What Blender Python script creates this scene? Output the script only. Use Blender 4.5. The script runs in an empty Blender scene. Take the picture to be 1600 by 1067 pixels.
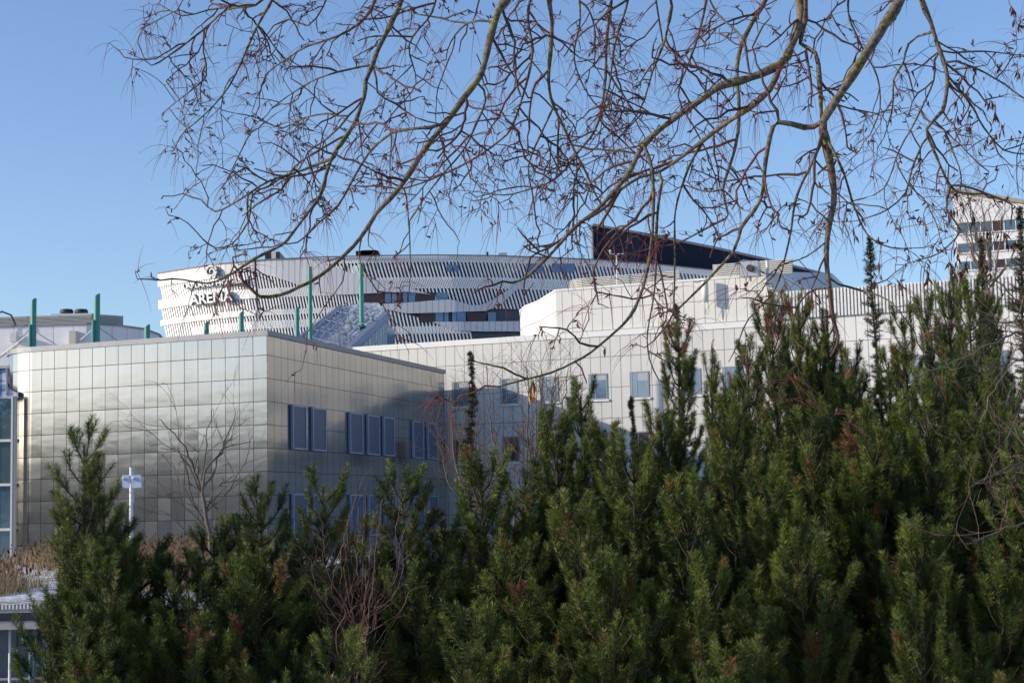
import bpy, math, random
import numpy as np
from mathutils import Vector, Matrix
R = math.radians
sc = bpy.context.scene
COL = sc.collection

# ------------------------------------------------------------------ camera
F = 2600.0                      # focal length in photo pixels (photo 1600 x 1067)
EYE = 6.0                       # eye height above the low ground by the buildings
PITCH = math.atan(271.5 / F)
ROLL = 0.022
fwd = Vector((0, math.cos(PITCH), math.sin(PITCH)))
up0 = Vector((0, -math.sin(PITCH), math.cos(PITCH)))
rt0 = Vector((1, 0, 0))
rt = rt0 * math.cos(ROLL) - up0 * math.sin(ROLL)
up = up0 * math.cos(ROLL) + rt0 * math.sin(ROLL)
CAM = Vector((0, 0, EYE))
cd = bpy.data.cameras.new('camera'); cam = bpy.data.objects.new('camera', cd); COL.objects.link(cam)
cd.sensor_width = 36.0; cd.lens = F / 1600 * 36; cd.clip_start = 0.1; cd.clip_end = 3000
m3 = Matrix((rt, up, -fwd)).transposed()
cam.matrix_world = Matrix.Translation(CAM) @ m3.to_4x4()
sc.camera = cam

# ------------------------------------------------------------------ light
SUN_AZ = 80.0      # degrees to the left of straight behind the camera
SUN_EL = 18.0
sdir = Vector((-math.sin(R(SUN_AZ)) * math.cos(R(SUN_EL)), -math.cos(R(SUN_AZ)) * math.cos(R(SUN_EL)), math.sin(R(SUN_EL))))
world = bpy.data.worlds.new('World'); sc.world = world; world.use_nodes = True
nt = world.node_tree
bg = nt.nodes['Background']
sky = nt.nodes.new('ShaderNodeTexSky'); sky.sky_type = 'NISHITA'; sky.sun_disc = False
sky.sun_elevation = R(SUN_EL)
sky.sun_rotation = math.atan2(sdir.x, sdir.y)
sky.air_density = 1.0; sky.dust_density = 0.7; sky.ozone_density = 3.9; sky.altitude = 100
tnt = nt.nodes.new('ShaderNodeMix'); tnt.data_type = 'RGBA'; tnt.blend_type = 'MULTIPLY'; tnt.inputs[0].default_value = 1; tnt.inputs[7].default_value = (1.08, 1.03, 1.06, 1)
nt.links.new(sky.outputs[0], tnt.inputs[6]); nt.links.new(tnt.outputs[2], bg.inputs[0]); bg.inputs[1].default_value = 0.15
sd = bpy.data.lights.new('sun', 'SUN'); sun = bpy.data.objects.new('sun', sd); COL.objects.link(sun)
sd.energy = 3.8; sd.angle = R(0.55); sd.color = (1.0, 0.89, 0.73)
sun.rotation_euler = (-sdir).to_track_quat('-Z', 'Y').to_euler()
sun.location = (-60, -20, 60)
sc.view_settings.view_transform = 'Standard'; sc.view_settings.look = 'None'
sc.view_settings.exposure = 0.36; sc.view_settings.gamma = 1.0
sc.render.resolution_x = 1024; sc.render.resolution_y = 682
sc.render.engine = 'CYCLES'

# ------------------------------------------------------------------ pixel geometry
def ray(px, py):
    return fwd * F + rt * (px - 800) + up * (533.5 - py)
def at(px, py, Y):
    d = ray(px, py); return CAM + d * (Y / d.y)
def hit(px, py, P, d):
    """ray through a pixel meets the vertical plane through P along horizontal direction d"""
    r = ray(px, py); n = Vector((-d.y, d.x, 0)); t = (P - CAM).dot(n) / r.dot(n)
    return CAM + r * t
def zhit(px, py, z):
    r = ray(px, py); return CAM + r * ((z - EYE) / r.z)
def V3(x, y, z): return Vector((x, y, z))

# ------------------------------------------------------------------ object helpers
OFF = {}
def prop(o, label=None, cat=None, group=None, kind=None):
    if label: o['label'] = label
    if cat: o['category'] = cat
    if group: o['group'] = group
    if kind: o['kind'] = kind
    return o
def thing(name, loc, label, cat, group=None):
    o = bpy.data.objects.new(name, None); COL.objects.link(o); o.location = loc
    o.empty_display_size = 0.3
    OFF[o.name] = Vector(loc); return prop(o, label, cat, group)
def link(me, name, mat, parent):
    o = bpy.data.objects.new(name, me); COL.objects.link(o)
    if mat: me.materials.append(mat)
    if parent is not None:
        o.parent = parent; OFF[o.name] = OFF[parent.name]
    else: OFF[o.name] = Vector((0, 0, 0))
    return o
class MB:
    def __init__(s): s.v = []; s.f = []; s.uv = []; s.sm = False
    def face(s, pts, uv=None):
        i = len(s.v); s.v += [tuple(p) for p in pts]; s.f.append(tuple(range(i, i + len(pts))))
        s.uv += list(uv) if uv else [(0, 0)] * len(pts)
    def box(s, c, ax, ay, az):
        """centre + three half-axis vectors"""
        c = Vector(c); k = [c + ax * a + ay * b + az * d for a in (-1, 1) for b in (-1, 1) for d in (-1, 1)]
        for q in ((0, 1, 3, 2), (4, 6, 7, 5), (0, 4, 5, 1), (2, 3, 7, 6), (0, 2, 6, 4), (1, 5, 7, 3)):
            s.face([k[j] for j in q])
    def aabox(s, x0, x1, y0, y1, z0, z1):
        s.box(((x0 + x1) / 2, (y0 + y1) / 2, (z0 + z1) / 2), V3((x1 - x0) / 2, 0, 0), V3(0, (y1 - y0) / 2, 0), V3(0, 0, (z1 - z0) / 2))
    def wallbox(s, P, d, u0, u1, z0, z1, n0, n1, n):
        """box along direction d from u0..u1, heights z0..z1, from n0 to n1 along outward normal n"""
        c = P + d * ((u0 + u1) / 2) + n * ((n0 + n1) / 2); c.z = (z0 + z1) / 2
        s.box(c, d * (abs(u1 - u0) / 2), n * (abs(n1 - n0) / 2), V3(0, 0, (z1 - z0) / 2))
    def prism(s, plan, z0, z1, top=True, u0=0):
        """plan: list of (x,y), sides get uv (metres along, z)"""
        n = len(plan); u = u0
        zt = (lambda i: z1[i]) if isinstance(z1, (list, tuple)) else (lambda i: z1)
        for i in range(n):
            a, b = plan[i], plan[(i + 1) % n]; L = math.hypot(b[0] - a[0], b[1] - a[1]); j = (i + 1) % n
            s.face([(a[0], a[1], z0), (b[0], b[1], z0), (b[0], b[1], zt(j)), (a[0], a[1], zt(i))], [(u, z0), (u + L, z0), (u + L, zt(j)), (u, zt(i))])
            u += L
        if top: s.face([(p[0], p[1], zt(i)) for i, p in enumerate(plan)]); s.face([(p[0], p[1], z0) for p in reversed(plan)])
    def extrude(s, pts, vec):
        pts = [Vector(p) for p in pts]; q = [p + vec for p in pts]
        s.face(pts); s.face(list(reversed(q)))
        for i in range(len(pts)):
            j = (i + 1) % len(pts); s.face([pts[i], pts[j], q[j], q[i]])
    def tube(s, pts, rad, sides=8, cap=True):
        pts = [Vector(p) for p in pts]; n = len(pts)
        rads = rad if isinstance(rad, (list, tuple)) else [rad] * n
        rings = []
        for i in range(n):
            t = (pts[min(i + 1, n - 1)] - pts[max(i - 1, 0)]).normalized()
            a = t.cross(V3(0.13, 0.31, 0.94)).normalized() if abs(t.z) < 0.9 else t.cross(V3(1, 0.1, 0)).normalized(); b = t.cross(a)
            rings.append([pts[i] + (a * math.cos(2 * math.pi * k / sides) + b * math.sin(2 * math.pi * k / sides)) * rads[i] for k in range(sides)])
        i0 = len(s.v)
        for r_ in rings: s.v += [tuple(p) for p in r_]
        for i in range(n - 1):
            for k in range(sides):
                k2 = (k + 1) % sides
                s.f.append((i0 + i * sides + k, i0 + i * sides + k2, i0 + (i + 1) * sides + k2, i0 + (i + 1) * sides + k)); s.uv += [(0, 0)] * 4
        if cap:
            s.f.append(tuple(i0 + k for k in reversed(range(sides)))); s.uv += [(0, 0)] * sides
            s.f.append(tuple(i0 + (n - 1) * sides + k for k in range(sides))); s.uv += [(0, 0)] * sides
    def build(s, name, mat, parent=None, smooth=False, label=None):
        me = bpy.data.meshes.new(name); o = OFF[parent.name] if parent is not None else Vector((0, 0, 0))
        me.from_pydata([(p[0] - o.x, p[1] - o.y, p[2] - o.z) for p in s.v], [], s.f)
        l = me.uv_layers.new(name='UVMap'); l.data.foreach_set('uv', np.array(s.uv, dtype=np.float32).ravel())
        if smooth: me.polygons.foreach_set('use_smooth', [True] * len(s.f))
        ob = link(me, name, mat, parent)
        if label: ob['label'] = label
        return ob

# ------------------------------------------------------------------ materials
def mat(name, col, rough=0.6, metal=0.0, noise=None, bump=None, spec=None):
    m = bpy.data.materials.new(name); m.use_nodes = True; t = m.node_tree; b = t.nodes['Principled BSDF']
    b.inputs['Base Color'].default_value = (*col, 1); b.inputs['Roughness'].default_value = rough; b.inputs['Metallic'].default_value = metal
    if spec is not None: b.inputs['Specular IOR Level'].default_value = spec
    if noise:
        sc_, amt, col2 = noise
        g = t.nodes.new('ShaderNodeNewGeometry'); n = t.nodes.new('ShaderNodeTexNoise'); n.inputs['Scale'].default_value = sc_; n.inputs['Detail'].default_value = 6
        n.inputs['Roughness'].default_value = 0.65
        t.links.new(g.outputs['Position'], n.inputs['Vector'])
        rp = t.nodes.new('ShaderNodeMapRange'); rp.inputs['From Min'].default_value = 0.5 - amt; rp.inputs['From Max'].default_value = 0.5 + amt
        t.links.new(n.outputs[0], rp.inputs['Value'])
        mx = t.nodes.new('ShaderNodeMix'); mx.data_type = 'RGBA'; mx.inputs[6].default_value = (*col, 1); mx.inputs[7].default_value = (*col2, 1)
        t.links.new(rp.outputs[0], mx.inputs[0]); t.links.new(mx.outputs[2], b.inputs['Base Color'])
    if bump:
        sc_, dist = bump
        g = t.nodes.new('ShaderNodeNewGeometry'); n = t.nodes.new('ShaderNodeTexNoise'); n.inputs['Scale'].default_value = sc_; n.inputs['Detail'].default_value = 5
        t.links.new(g.outputs['Position'], n.inputs['Vector'])
        bp = t.nodes.new('ShaderNodeBump'); bp.inputs['Distance'].default_value = dist; bp.inputs['Strength'].default_value = 1
        t.links.new(n.outputs[0], bp.inputs['Height']); t.links.new(bp.outputs[0], b.inputs['Normal'])
    return m
def M_(t, op, a, b=None, c=None):
    n = t.nodes.new('ShaderNodeMath'); n.operation = op
    for i, x in enumerate((a, b, c)):
        if x is None: continue
        if isinstance(x, (int, float)): n.inputs[i].default_value = x
        else: t.links.new(x, n.inputs[i])
    return n.outputs[0]
def panel_mat(name, col, pw, ph, vref, uoff=0.0, line=0.02, linecol=(0.05, 0.05, 0.05), rough=0.5, metal=0.0, vary=0.04, tilt=0.0, wav=0.0, dirt=0.0, rvar=0.0):
    m = bpy.data.materials.new(name); m.use_nodes = True; t = m.node_tree; b = t.nodes['Principled BSDF']
    uv = t.nodes.new('ShaderNodeUVMap'); sp = t.nodes.new('ShaderNodeSeparateXYZ'); t.links.new(uv.outputs[0], sp.inputs[0])
    u = M_(t, 'DIVIDE', M_(t, 'ADD', sp.outputs[0], uoff + 100 * pw), pw); v = M_(t, 'DIVIDE', M_(t, 'SUBTRACT', vref + 40 * ph, sp.outputs[1]), ph)
    fu = M_(t, 'FRACT', u); fv = M_(t, 'FRACT', v); iu = M_(t, 'FLOOR', u); iv = M_(t, 'FLOOR', v)
    du = M_(t, 'MULTIPLY', M_(t, 'MINIMUM', fu, M_(t, 'SUBTRACT', 1.0, fu)), pw)
    dv = M_(t, 'MULTIPLY', M_(t, 'MINIMUM', fv, M_(t, 'SUBTRACT', 1.0, fv)), ph)
    d = M_(t, 'MINIMUM', du, dv); lm = M_(t, 'LESS_THAN', d, line / 2)
    cb = t.nodes.new('ShaderNodeCombineXYZ'); t.links.new(iu, cb.inputs[0]); t.links.new(iv, cb.inputs[1])
    wn = t.nodes.new('ShaderNodeTexWhiteNoise'); wn.noise_dimensions = '2D'; t.links.new(cb.outputs[0], wn.inputs['Vector'])
    ws = t.nodes.new('ShaderNodeSeparateColor'); t.links.new(wn.outputs['Color'], ws.inputs[0])
    br = M_(t, 'ADD', 1 - vary / 2, M_(t, 'MULTIPLY', ws.outputs[0], vary))
    g = t.nodes.new('ShaderNodeNewGeometry'); n = t.nodes.new('ShaderNodeTexNoise'); n.inputs['Scale'].default_value = 0.6; n.inputs['Detail'].default_value = 8
    t.links.new(g.outputs['Position'], n.inputs['Vector'])
    br = M_(t, 'MULTIPLY', br, M_(t, 'ADD', 1 - dirt / 2, M_(t, 'MULTIPLY', n.outputs[0], dirt)))
    mp2 = t.nodes.new('ShaderNodeMapping'); mp2.inputs['Scale'].default_value = (4.5, .22, 1); t.links.new(uv.outputs[0], mp2.inputs[0]); n5 = t.nodes.new('ShaderNodeTexNoise'); n5.inputs['Scale'].default_value = 1; n5.inputs['Detail'].default_value = 4; t.links.new(mp2.outputs[0], n5.inputs['Vector'])
    br = M_(t, 'MULTIPLY', br, M_(t, 'ADD', 1 - dirt * .6, M_(t, 'MULTIPLY', n5.outputs[0], dirt * 1.2)))
    vm = t.nodes.new('ShaderNodeVectorMath'); vm.operation = 'SCALE'; vm.inputs[0].default_value = col; t.links.new(br, vm.inputs['Scale'])
    mx = t.nodes.new('ShaderNodeMix'); mx.data_type = 'RGBA'; t.links.new(lm, mx.inputs[0]); t.links.new(vm.outputs[0], mx.inputs[6]); mx.inputs[7].default_value = (*linecol, 1)
    t.links.new(mx.outputs[2], b.inputs['Base Color'])
    b.inputs['Metallic'].default_value = metal
    rr = M_(t, 'ADD', rough, M_(t, 'MULTIPLY', ws.outputs[1], rvar)); t.links.new(rr, b.inputs['Roughness'])
    h = M_(t, 'MULTIPLY', M_(t, 'SUBTRACT', ws.outputs[1], 0.5), M_(t, 'MULTIPLY', fu, tilt))
    h = M_(t, 'ADD', h, M_(t, 'MULTIPLY', M_(t, 'SUBTRACT', ws.outputs[2], 0.5), M_(t, 'MULTIPLY', fv, tilt)))
    if wav:
        n2 = t.nodes.new('ShaderNodeTexNoise'); n2.inputs['Scale'].default_value = 1.1; n2.inputs['Detail'].default_value = 1.5; n2.noise_dimensions = '4D'
        mp = t.nodes.new('ShaderNodeMapping'); mp.inputs['Scale'].default_value = (0.6, 1.6, 1); t.links.new(uv.outputs[0], mp.inputs[0]); t.links.new(mp.outputs[0], n2.inputs['Vector'])
        t.links.new(M_(t, 'MULTIPLY', ws.outputs[0], 0.6), n2.inputs['W'])
        h = M_(t, 'ADD', h, M_(t, 'MULTIPLY', n2.outputs[0], wav))
        pl = M_(t, 'MULTIPLY', M_(t, 'MULTIPLY', fv, M_(t, 'SUBTRACT', 1.0, fv)), wav * .7)
        h = M_(t, 'ADD', h, pl)
    bp = t.nodes.new('ShaderNodeBump'); bp.inputs['Distance'].default_value = 1; bp.inputs['Strength'].default_value = 1
    t.links.new(h, bp.inputs['Height'])
    if tilt or wav: t.links.new(bp.outputs[0], b.inputs['Normal'])
    return m
# ------------------------------------------------------------------ common building materials
M_zinc = mat('zinc_flashing', (0.20, 0.21, 0.23), 0.5, 0.3, noise=(1.5, .3, (0.26, 0.27, 0.29)))
M_white = mat('white_paint', (0.72, 0.72, 0.70), 0.45, noise=(2.0, .3, (0.66, 0.66, 0.64)))
M_cream = mat('cream_paint', (0.62, 0.58, 0.48), 0.5)
M_dark = mat('dark_parts_and_shadow', (0.02, 0.022, 0.028), 0.6)  # dark fittings, also the painted shadow strips beside the steel building's windows
M_glass = mat('window_glass', (0.05, 0.07, 0.085), 0.06, 0.0, bump=(0.35, 0.03), spec=1.0)
M_glassb = mat('blue_glass', (0.10, 0.17, 0.22), 0.08, 0.35, bump=(0.3, 0.05))
M_snow = mat('snow', (0.82, 0.84, 0.88), 0.6, noise=(1.2, .25, (0.72, 0.75, 0.80)), bump=(3.0, 0.08))
M_teal = mat('teal_paint', (0.05, 0.30, 0.23), 0.45, noise=(3, .3, (0.06, 0.24, 0.19)))
M_steel = mat('galvanised_steel', (0.42, 0.43, 0.44), 0.4, 0.6)

# ------------------------------------------------------------------ ground
def gz(x, y):
    pts = [(-400, 30), (-130, 17), (-60, 7.5), (-20, 4.8), (0, 4.4), (5, 4.2), (9, 3.5), (14, 2.2), (20, 0.8), (27, 0.1), (40, 0.0), (900, 0.0)]
    for (a, za), (b, zb) in zip(pts, pts[1:]):
        if y <= b:
            k = min(max((y - a) / (b - a), 0), 1); k = k * k * (3 - 2 * k) if a > -60 else k
            return za + (zb - za) * k
    return 0.0
mb = MB()
xs = [-700, -400, -250, -150, -90, -60, -40, -25, -18, -12, -8, -5, -3, -1, 1, 3, 5, 8, 12, 18, 25, 40, 60, 90, 150, 250, 400, 700]
ys = [-400, -250, -180, -130, -100, -80, -60, -45, -32, -20, -12, -6, -3, 0, 2, 4, 6, 8, 10, 12, 14, 17, 20, 24, 30, 40, 60, 90, 130, 200, 300, 500, 900]
rnd = random.Random(5)
idx = {}
for j, y in enumerate(ys):
    for i, x in enumerate(xs):
        idx[i, j] = len(mb.v); bumpz = rnd.uniform(-.08, .08) if -20 < y < 25 else (rnd.uniform(-1.2, 1.2) if y < -60 else 0)
        mb.v.append((x, y, gz(x, y) + bumpz - (0.02 if y >= 27 else 0)))
for j in range(len(ys) - 1):
    for i in range(len(xs) - 1):
        mb.f.append((idx[i, j], idx[i + 1, j], idx[i + 1, j + 1], idx[i, j + 1])); mb.uv += [(0, 0)] * 4
M_ground = mat('snowy_ground', (0.78, 0.80, 0.84), 0.7, noise=(0.35, .12, (0.16, 0.115, 0.07)), bump=(2.0, 0.1))
prop(mb.build('ground', M_ground, smooth=True), 'snow patched brown sloping ground', kind='structure')

# ------------------------------------------------------------------ directions
def hdir(px, py):
    r = ray(px, py); v = V3(r.x, r.y, 0); return v.normalized()
dR = hdir(1630, 787)            # right (receding) face of the metal building
dL = hdir(-5600, 946); dLr = -dL      # the long faces run along dL (to the left, receding)
nL = V3(dL.y, -dL.x, 0);  nL = nL if nL.y < 0 else -nL     # outward normal of long faces
nR = V3(dR.y, -dR.x, 0); nR = nR if nR.x > 0 else -nR

# ================================================================== metal clad building
C0 = at(417, 524, 66.0); ZM = C0.z
EndR = hit(694, 583, C0, dR)
BL = zhit(47, 548, ZM); BL = hit(50, 548, C0, dL)
lenL = (Vector((BL.x, BL.y, 0)) - Vector((C0.x, C0.y, 0))).length
lenR = (Vector((EndR.x, EndR.y, 0)) - Vector((C0.x, C0.y, 0))).length
plan = []
P = V3(C0.x, C0.y, 0) + dL * (lenL); cur = []
d = dL.copy(); p = P.copy()
mid = []
a0 = math.atan2(dL.y, dL.x)
for k in range(10):            # rounded left end turning away from the viewer
    a = a0 - R(4 + 9.5 * k); p = p + V3(math.cos(a), math.sin(a), 0) * 0.42; mid.append((p.x, p.y))
back = p + V3(math.cos(a), math.sin(a), 0) * 14
start = V3(C0.x, C0.y, 0)
left_straight = []
nseg = 12
for k in range(nseg + 1):      # very slight bow of the long face towards its left end
    u = lenL * (1 - k / nseg); q = start + dL * u
    left_straight.append((q.x, q.y))
planM = [(back.x, back.y)] + list(reversed(mid)) + left_straight + [(EndR.x, EndR.y), ((V3(EndR.x, EndR.y, 0) + dL * 16).x, (V3(EndR.x, EndR.y, 0) + dL * 16).y)]
def plen(a, b): return math.hypot(a[0] - b[0], a[1] - b[1])
iC = len(mid) + 1 + nseg
uC = sum(plen(planM[i], planM[i + 1]) for i in range(iC))      # u at the corner
PW, PH = 0.645, 0.925
M_metal = panel_mat('brushed_steel_cassettes', (0.41, 0.40, 0.385), PW, PH, ZM - 0.78, uoff=-(uC % PW), line=0.030, linecol=(0.10, 0.095, 0.09),
                    rough=0.14, metal=0.97, vary=0.10, tilt=0.006, wav=0.006, dirt=0.12, rvar=0.03)
tM = thing('metal_clad_building', (C0.x, C0.y, 0), 'low building clad in square brushed steel panels, its corner pointing at the viewer', 'building')
mb = MB(); mb.prism(planM, 0, ZM); mb.build('wall', M_metal, tM)
def offs(plan, k):
    n = len(plan); cx = sum(p[0] for p in plan) / n; cy = sum(p[1] for p in plan) / n; out = []
    for i in range(n):
        a, b, c = plan[i - 1], plan[i], plan[(i + 1) % n]
        e1 = Vector((b[0] - a[0], b[1] - a[1])).normalized(); e2 = Vector((c[0] - b[0], c[1] - b[1])).normalized()
        n1 = Vector((e1.y, -e1.x)); n2 = Vector((e2.y, -e2.x)); nn = n1 + n2; nn = nn / max(nn.length_squared / 2, .4)
        out.append((b[0] + nn.x * k, b[1] + nn.y * k))
    return out
def area(plan): return sum(plan[i][0] * plan[(i + 1) % len(plan)][1] - plan[(i + 1) % len(plan)][0] * plan[i][1] for i in range(len(plan))) / 2
sg = 1 if area(planM) > 0 else -1
mb = MB(); mb.prism(offs(planM, 0.07 * sg), ZM - 0.002, ZM + 0.21); mb.build('parapet', M_zinc, tM)
M_screen = mat('blue_grey_screen', (0.055, 0.085, 0.14), 0.4, 0.1, noise=(6, .3, (0.065, 0.10, 0.16)))
M_scrfr = mat('light_blue_frame', (0.30, 0.36, 0.50), 0.4, 0.3)
z3, z5 = ZM - 0.78 - 2 * PH, ZM - 0.78 - 4 * PH
cols = [(453, 475), (484.5, 506), (543, 563), (571, 589), (596, 613), (642, 658), (665, 680)]
for row in range(2):
    zt, zb = (z3 - 0.02, z5 + 0.02) if row == 0 else (z3 - 4 * PH + .05, z5 - 4 * PH + .07)
    for a, b in cols:
        A = hit(a, 660, C0, dR); B = hit(b, 660, C0, dR); ua = (A - C0).dot(dR) + 0.05; ub = (B - C0).dot(dR)
        mb = MB(); S = V3(C0.x, C0.y, 0)
        w = 0.055
        mb.wallbox(S, dR, ua, ua + w, zb, zt, -0.02, .13, nR); mb.wallbox(S, dR, ub - w, ub, zb, zt, -0.02, .13, nR)
        mb.wallbox(S, dR, ua + w, ub - w, zt - w, zt, -0.02, .13, nR); mb.wallbox(S, dR, ua + w, ub - w, zb, zb + w, -0.02, .13, nR)
        wo = mb.build('window', M_scrfr, tM)
        mb = MB(); mb.wallbox(S, dR, ua + w, ub - w, zb + w, zt - w, -0.02, .10, nR); mb.build('screen', M_screen, wo)
        mb = MB(); mb.wallbox(S, dR, ua - 0.12, ua - .002, zb, zt, .002, .012, nR); mb.build('painted_side_shadow', M_dark, wo)  # thin dark strip on the wall, painted as the window's shadow

# teal posts standing on the roof, each a round tube with a slanting cut
def post(px, ptop, Y, w, cut, zbase, label, collar=False, stays=False):
    top = at(px, ptop, Y); b = V3(top.x, Y, zbase)
    t = thing('roof_post', b, label, 'post', 'green posts rising from the roofs')
    mb = MB(); r = w / 2 * Y / F; n = 20
    bot = [b + V3(math.cos(2 * math.pi * k / n) * r, math.sin(2 * math.pi * k / n) * r, 0) for k in range(n)]
    tp = [V3(q.x, q.y, top.z - (q.x - b.x - r) * -cut - (q.y - b.y) * .25) for q in bot]
    for k in range(n):
        k2 = (k + 1) % n; mb.face([bot[k], bot[k2], tp[k2], tp[k]])
    mb.face(tp); mb.build('shaft', M_teal, t)
    mb = MB(); zc = top.z - (1.35 if collar else 0.0) - .05
    if collar:
        mb.tube([V3(b.x - r * .9, b.y - r, zc - .8), V3(b.x - r * .9, b.y - r, zc + .25)], r * .5, 8); mb.build('bracket', M_teal, t)
    mb = MB()
    if stays:
        for s_ in (-1, 1):
            mb.tube([V3(b.x, b.y, zc), V3(b.x + s_ * 1.5, b.y + .4, zbase)], .018, 5)
        mb.build('stay_wires', M_steel, t)
    mb = MB(); mb.tube([b, b + V3(0, 0, .12)], r * 1.6, 14); mb.build('base_plate', M_teal, t)
    return t
zr = ZM + 0.0
post(52.5, 466, 71, 9.2, .8, zr, 'green roof post at the far left, second tallest beside the plant screen', True, True)
post(151.5, 459, 71, 10, .8, zr, 'tallest green roof post on the left, in front of the roof fans', True, True)
post(230, 507, 71, 9, .8, zr, 'short green post beside the rounded end of the grey plant wall')
post(322.5, 502, 72, 8, .8, zr, 'shortest green post, under the A of the arena sign')
post(377, 486, 72, 8, .8, zr, 'green post right below the end of the word ARENA')
post(464, 480, 76, 7, .5, zr, 'slim green post just left of the tall one, by the sloping snowy roof')
post(484, 417, 80, 7, .3, zr, 'tall slim green post at the low edge of the sloping snowy roof')

# ================================================================== white panelled building
W0 = at(694, 536.5, 87.5); ZW = W0.z
def W(px, py=560, off=0.0): return hit(px, py, W0 + nL * off, dL)
A = W(540); B = W(1216); depth = -nL * 30
pl = [(A.x, A.y), (B.x, B.y), (B.x + depth.x, B.y + depth.y), (A.x + depth.x, A.y + depth.y)]
WPW = 0.54
M_wp = panel_mat('white_wall_panels', (0.58, 0.565, 0.53), WPW, 1.56, ZW - 1.22, line=0.036, linecol=(0.20, 0.20, 0.20), rough=0.42, vary=0.04, tilt=0.003, dirt=0.16)
tW = thing('white_panelled_building', (A.x, A.y, 0), 'long white building of tall narrow panels behind the steel building, with a raised upper storey', 'building')
mb = MB(); mb.prism(pl, 0, ZW); mb.build('wall', M_wp, tW)
mb = MB(); mb.prism(offs(pl, .05), ZW - .17, ZW + .12); mb.build('coping', M_white, tW)
def wwin(x0, x1, ytop, ybot, xref, S, off, par, dark=False):
    P0_ = hit(x0, ytop, W0 + nL * off, dL); P1_ = hit(x1, ytop, W0 + nL * off, dL)
    zt = hit(xref, ytop, W0, dL).z; zb = hit(xref, ybot, W0, dL).z
    ua = (P0_ - S).dot(dLr); ub = (P1_ - S).dot(dLr)
    S0 = V3(S.x, S.y, 0) + nL * off; fr = .07
    mb = MB()
    for (a, b, c, d_) in ((ua, ua + fr, zb, zt), (ub - fr, ub, zb, zt), (ua + fr, ub - fr, zt - fr, zt), (ua + fr, ub - fr, zb, zb + fr)):
        mb.wallbox(S0, dLr, a, b, c, d_, -.05, .035, nL)
    w = mb.build('window', M_zinc, par)
    mb = MB(); mb.wallbox(S0, dLr, ua + fr, ub - fr, zb + fr, zt - fr, -.05, .012, nL); mb.build('pane', M_winb if not dark else M_wind, w)
    bl = (.0, .35, .2, .0, .55, .3)[int(abs(ua * 7)) % 6]
    if bl and not dark:
        mb = MB(); mb.wallbox(S0, dLr, ua + .42, ub - fr, zt - fr - (zt - zb) * bl, zt - fr, .012, .02, nL); mb.build('blind', M_blind, w)
    mb = MB(); mb.wallbox(S0, dLr, ua + fr, ua + fr + .05, zb + fr, zt - fr, .013, .03, nL); mb.wallbox(S0, dLr, ua + .34, ua + .37, zb + fr, zt - fr, .013, .03, nL); mb.build('mullion', M_steel, w)
    mb = MB(); mb.wallbox(S0, dLr, ua - .06, ub + .08, zb - .1, zb - .002, -.02, .09, nL); mb.build('sill', M_white, w)
    return w
M_winb = mat('window_pane_with_blind', (0.10, 0.16, 0.23), 0.10, 0.15, noise=(0.45, .12, (0.22, 0.29, 0.36)), spec=1.0, bump=(.5, .02))
M_blind = mat('window_blind', (0.34, 0.38, 0.42), .6)
M_wind = mat('dark_window_pane', (0.03, 0.035, 0.045), 0.1, 0.0, noise=(0.8, .2, (0.10, 0.06, 0.05)), spec=.8)
for x0, x1 in ((706, 733), (781, 809), (843, 872), (919.5, 949), (984, 1014), (1066, 1095), (1129, 1161)):
    wwin(x0, x1, 587.5, 627.5, 870, W0, 0, tW)
for i, (x0, x1) in enumerate(((709, 736), (785, 812), (847, 876), (922, 950), (987, 1016))):
    wwin(x0, x1, 679, 719, 870, W0, 0, tW, dark=True)
# upper storey
T0 = hit(867, 455, W0, dL); ZT = T0.z
a_ = at(840, 458, 89.6); b_ = at(820, 464, 91.6); c_ = at(812, 470, 93.5)
TE = hit(1214, 430, W0, dL)
plT = [(c_.x + .3, c_.y + 16), (c_.x, c_.y), (b_.x, b_.y), (a_.x, a_.y), (T0.x - nL.x * .12, T0.y - nL.y * .12), (TE.x - nL.x * .12, TE.y - nL.y * .12), (TE.x - nL.x * 20, TE.y - nL.y * 20)]
M_wp2 = panel_mat('white_upper_panels', (0.64, 0.625, 0.585), WPW, 1.12, ZT - 1.05, line=0.036, linecol=(0.20, 0.20, 0.20), rough=0.42, vary=0.04, tilt=0.003, dirt=0.14)
mb = MB(); mb.prism(plT, ZW + .1, ZT); up_ = mb.build('upper_storey', M_wp2, tW)
mb = MB(); mb.prism(offs(plT, .04), ZT - .002, ZT + .1); mb.build('coping', M_white, up_)
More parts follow.
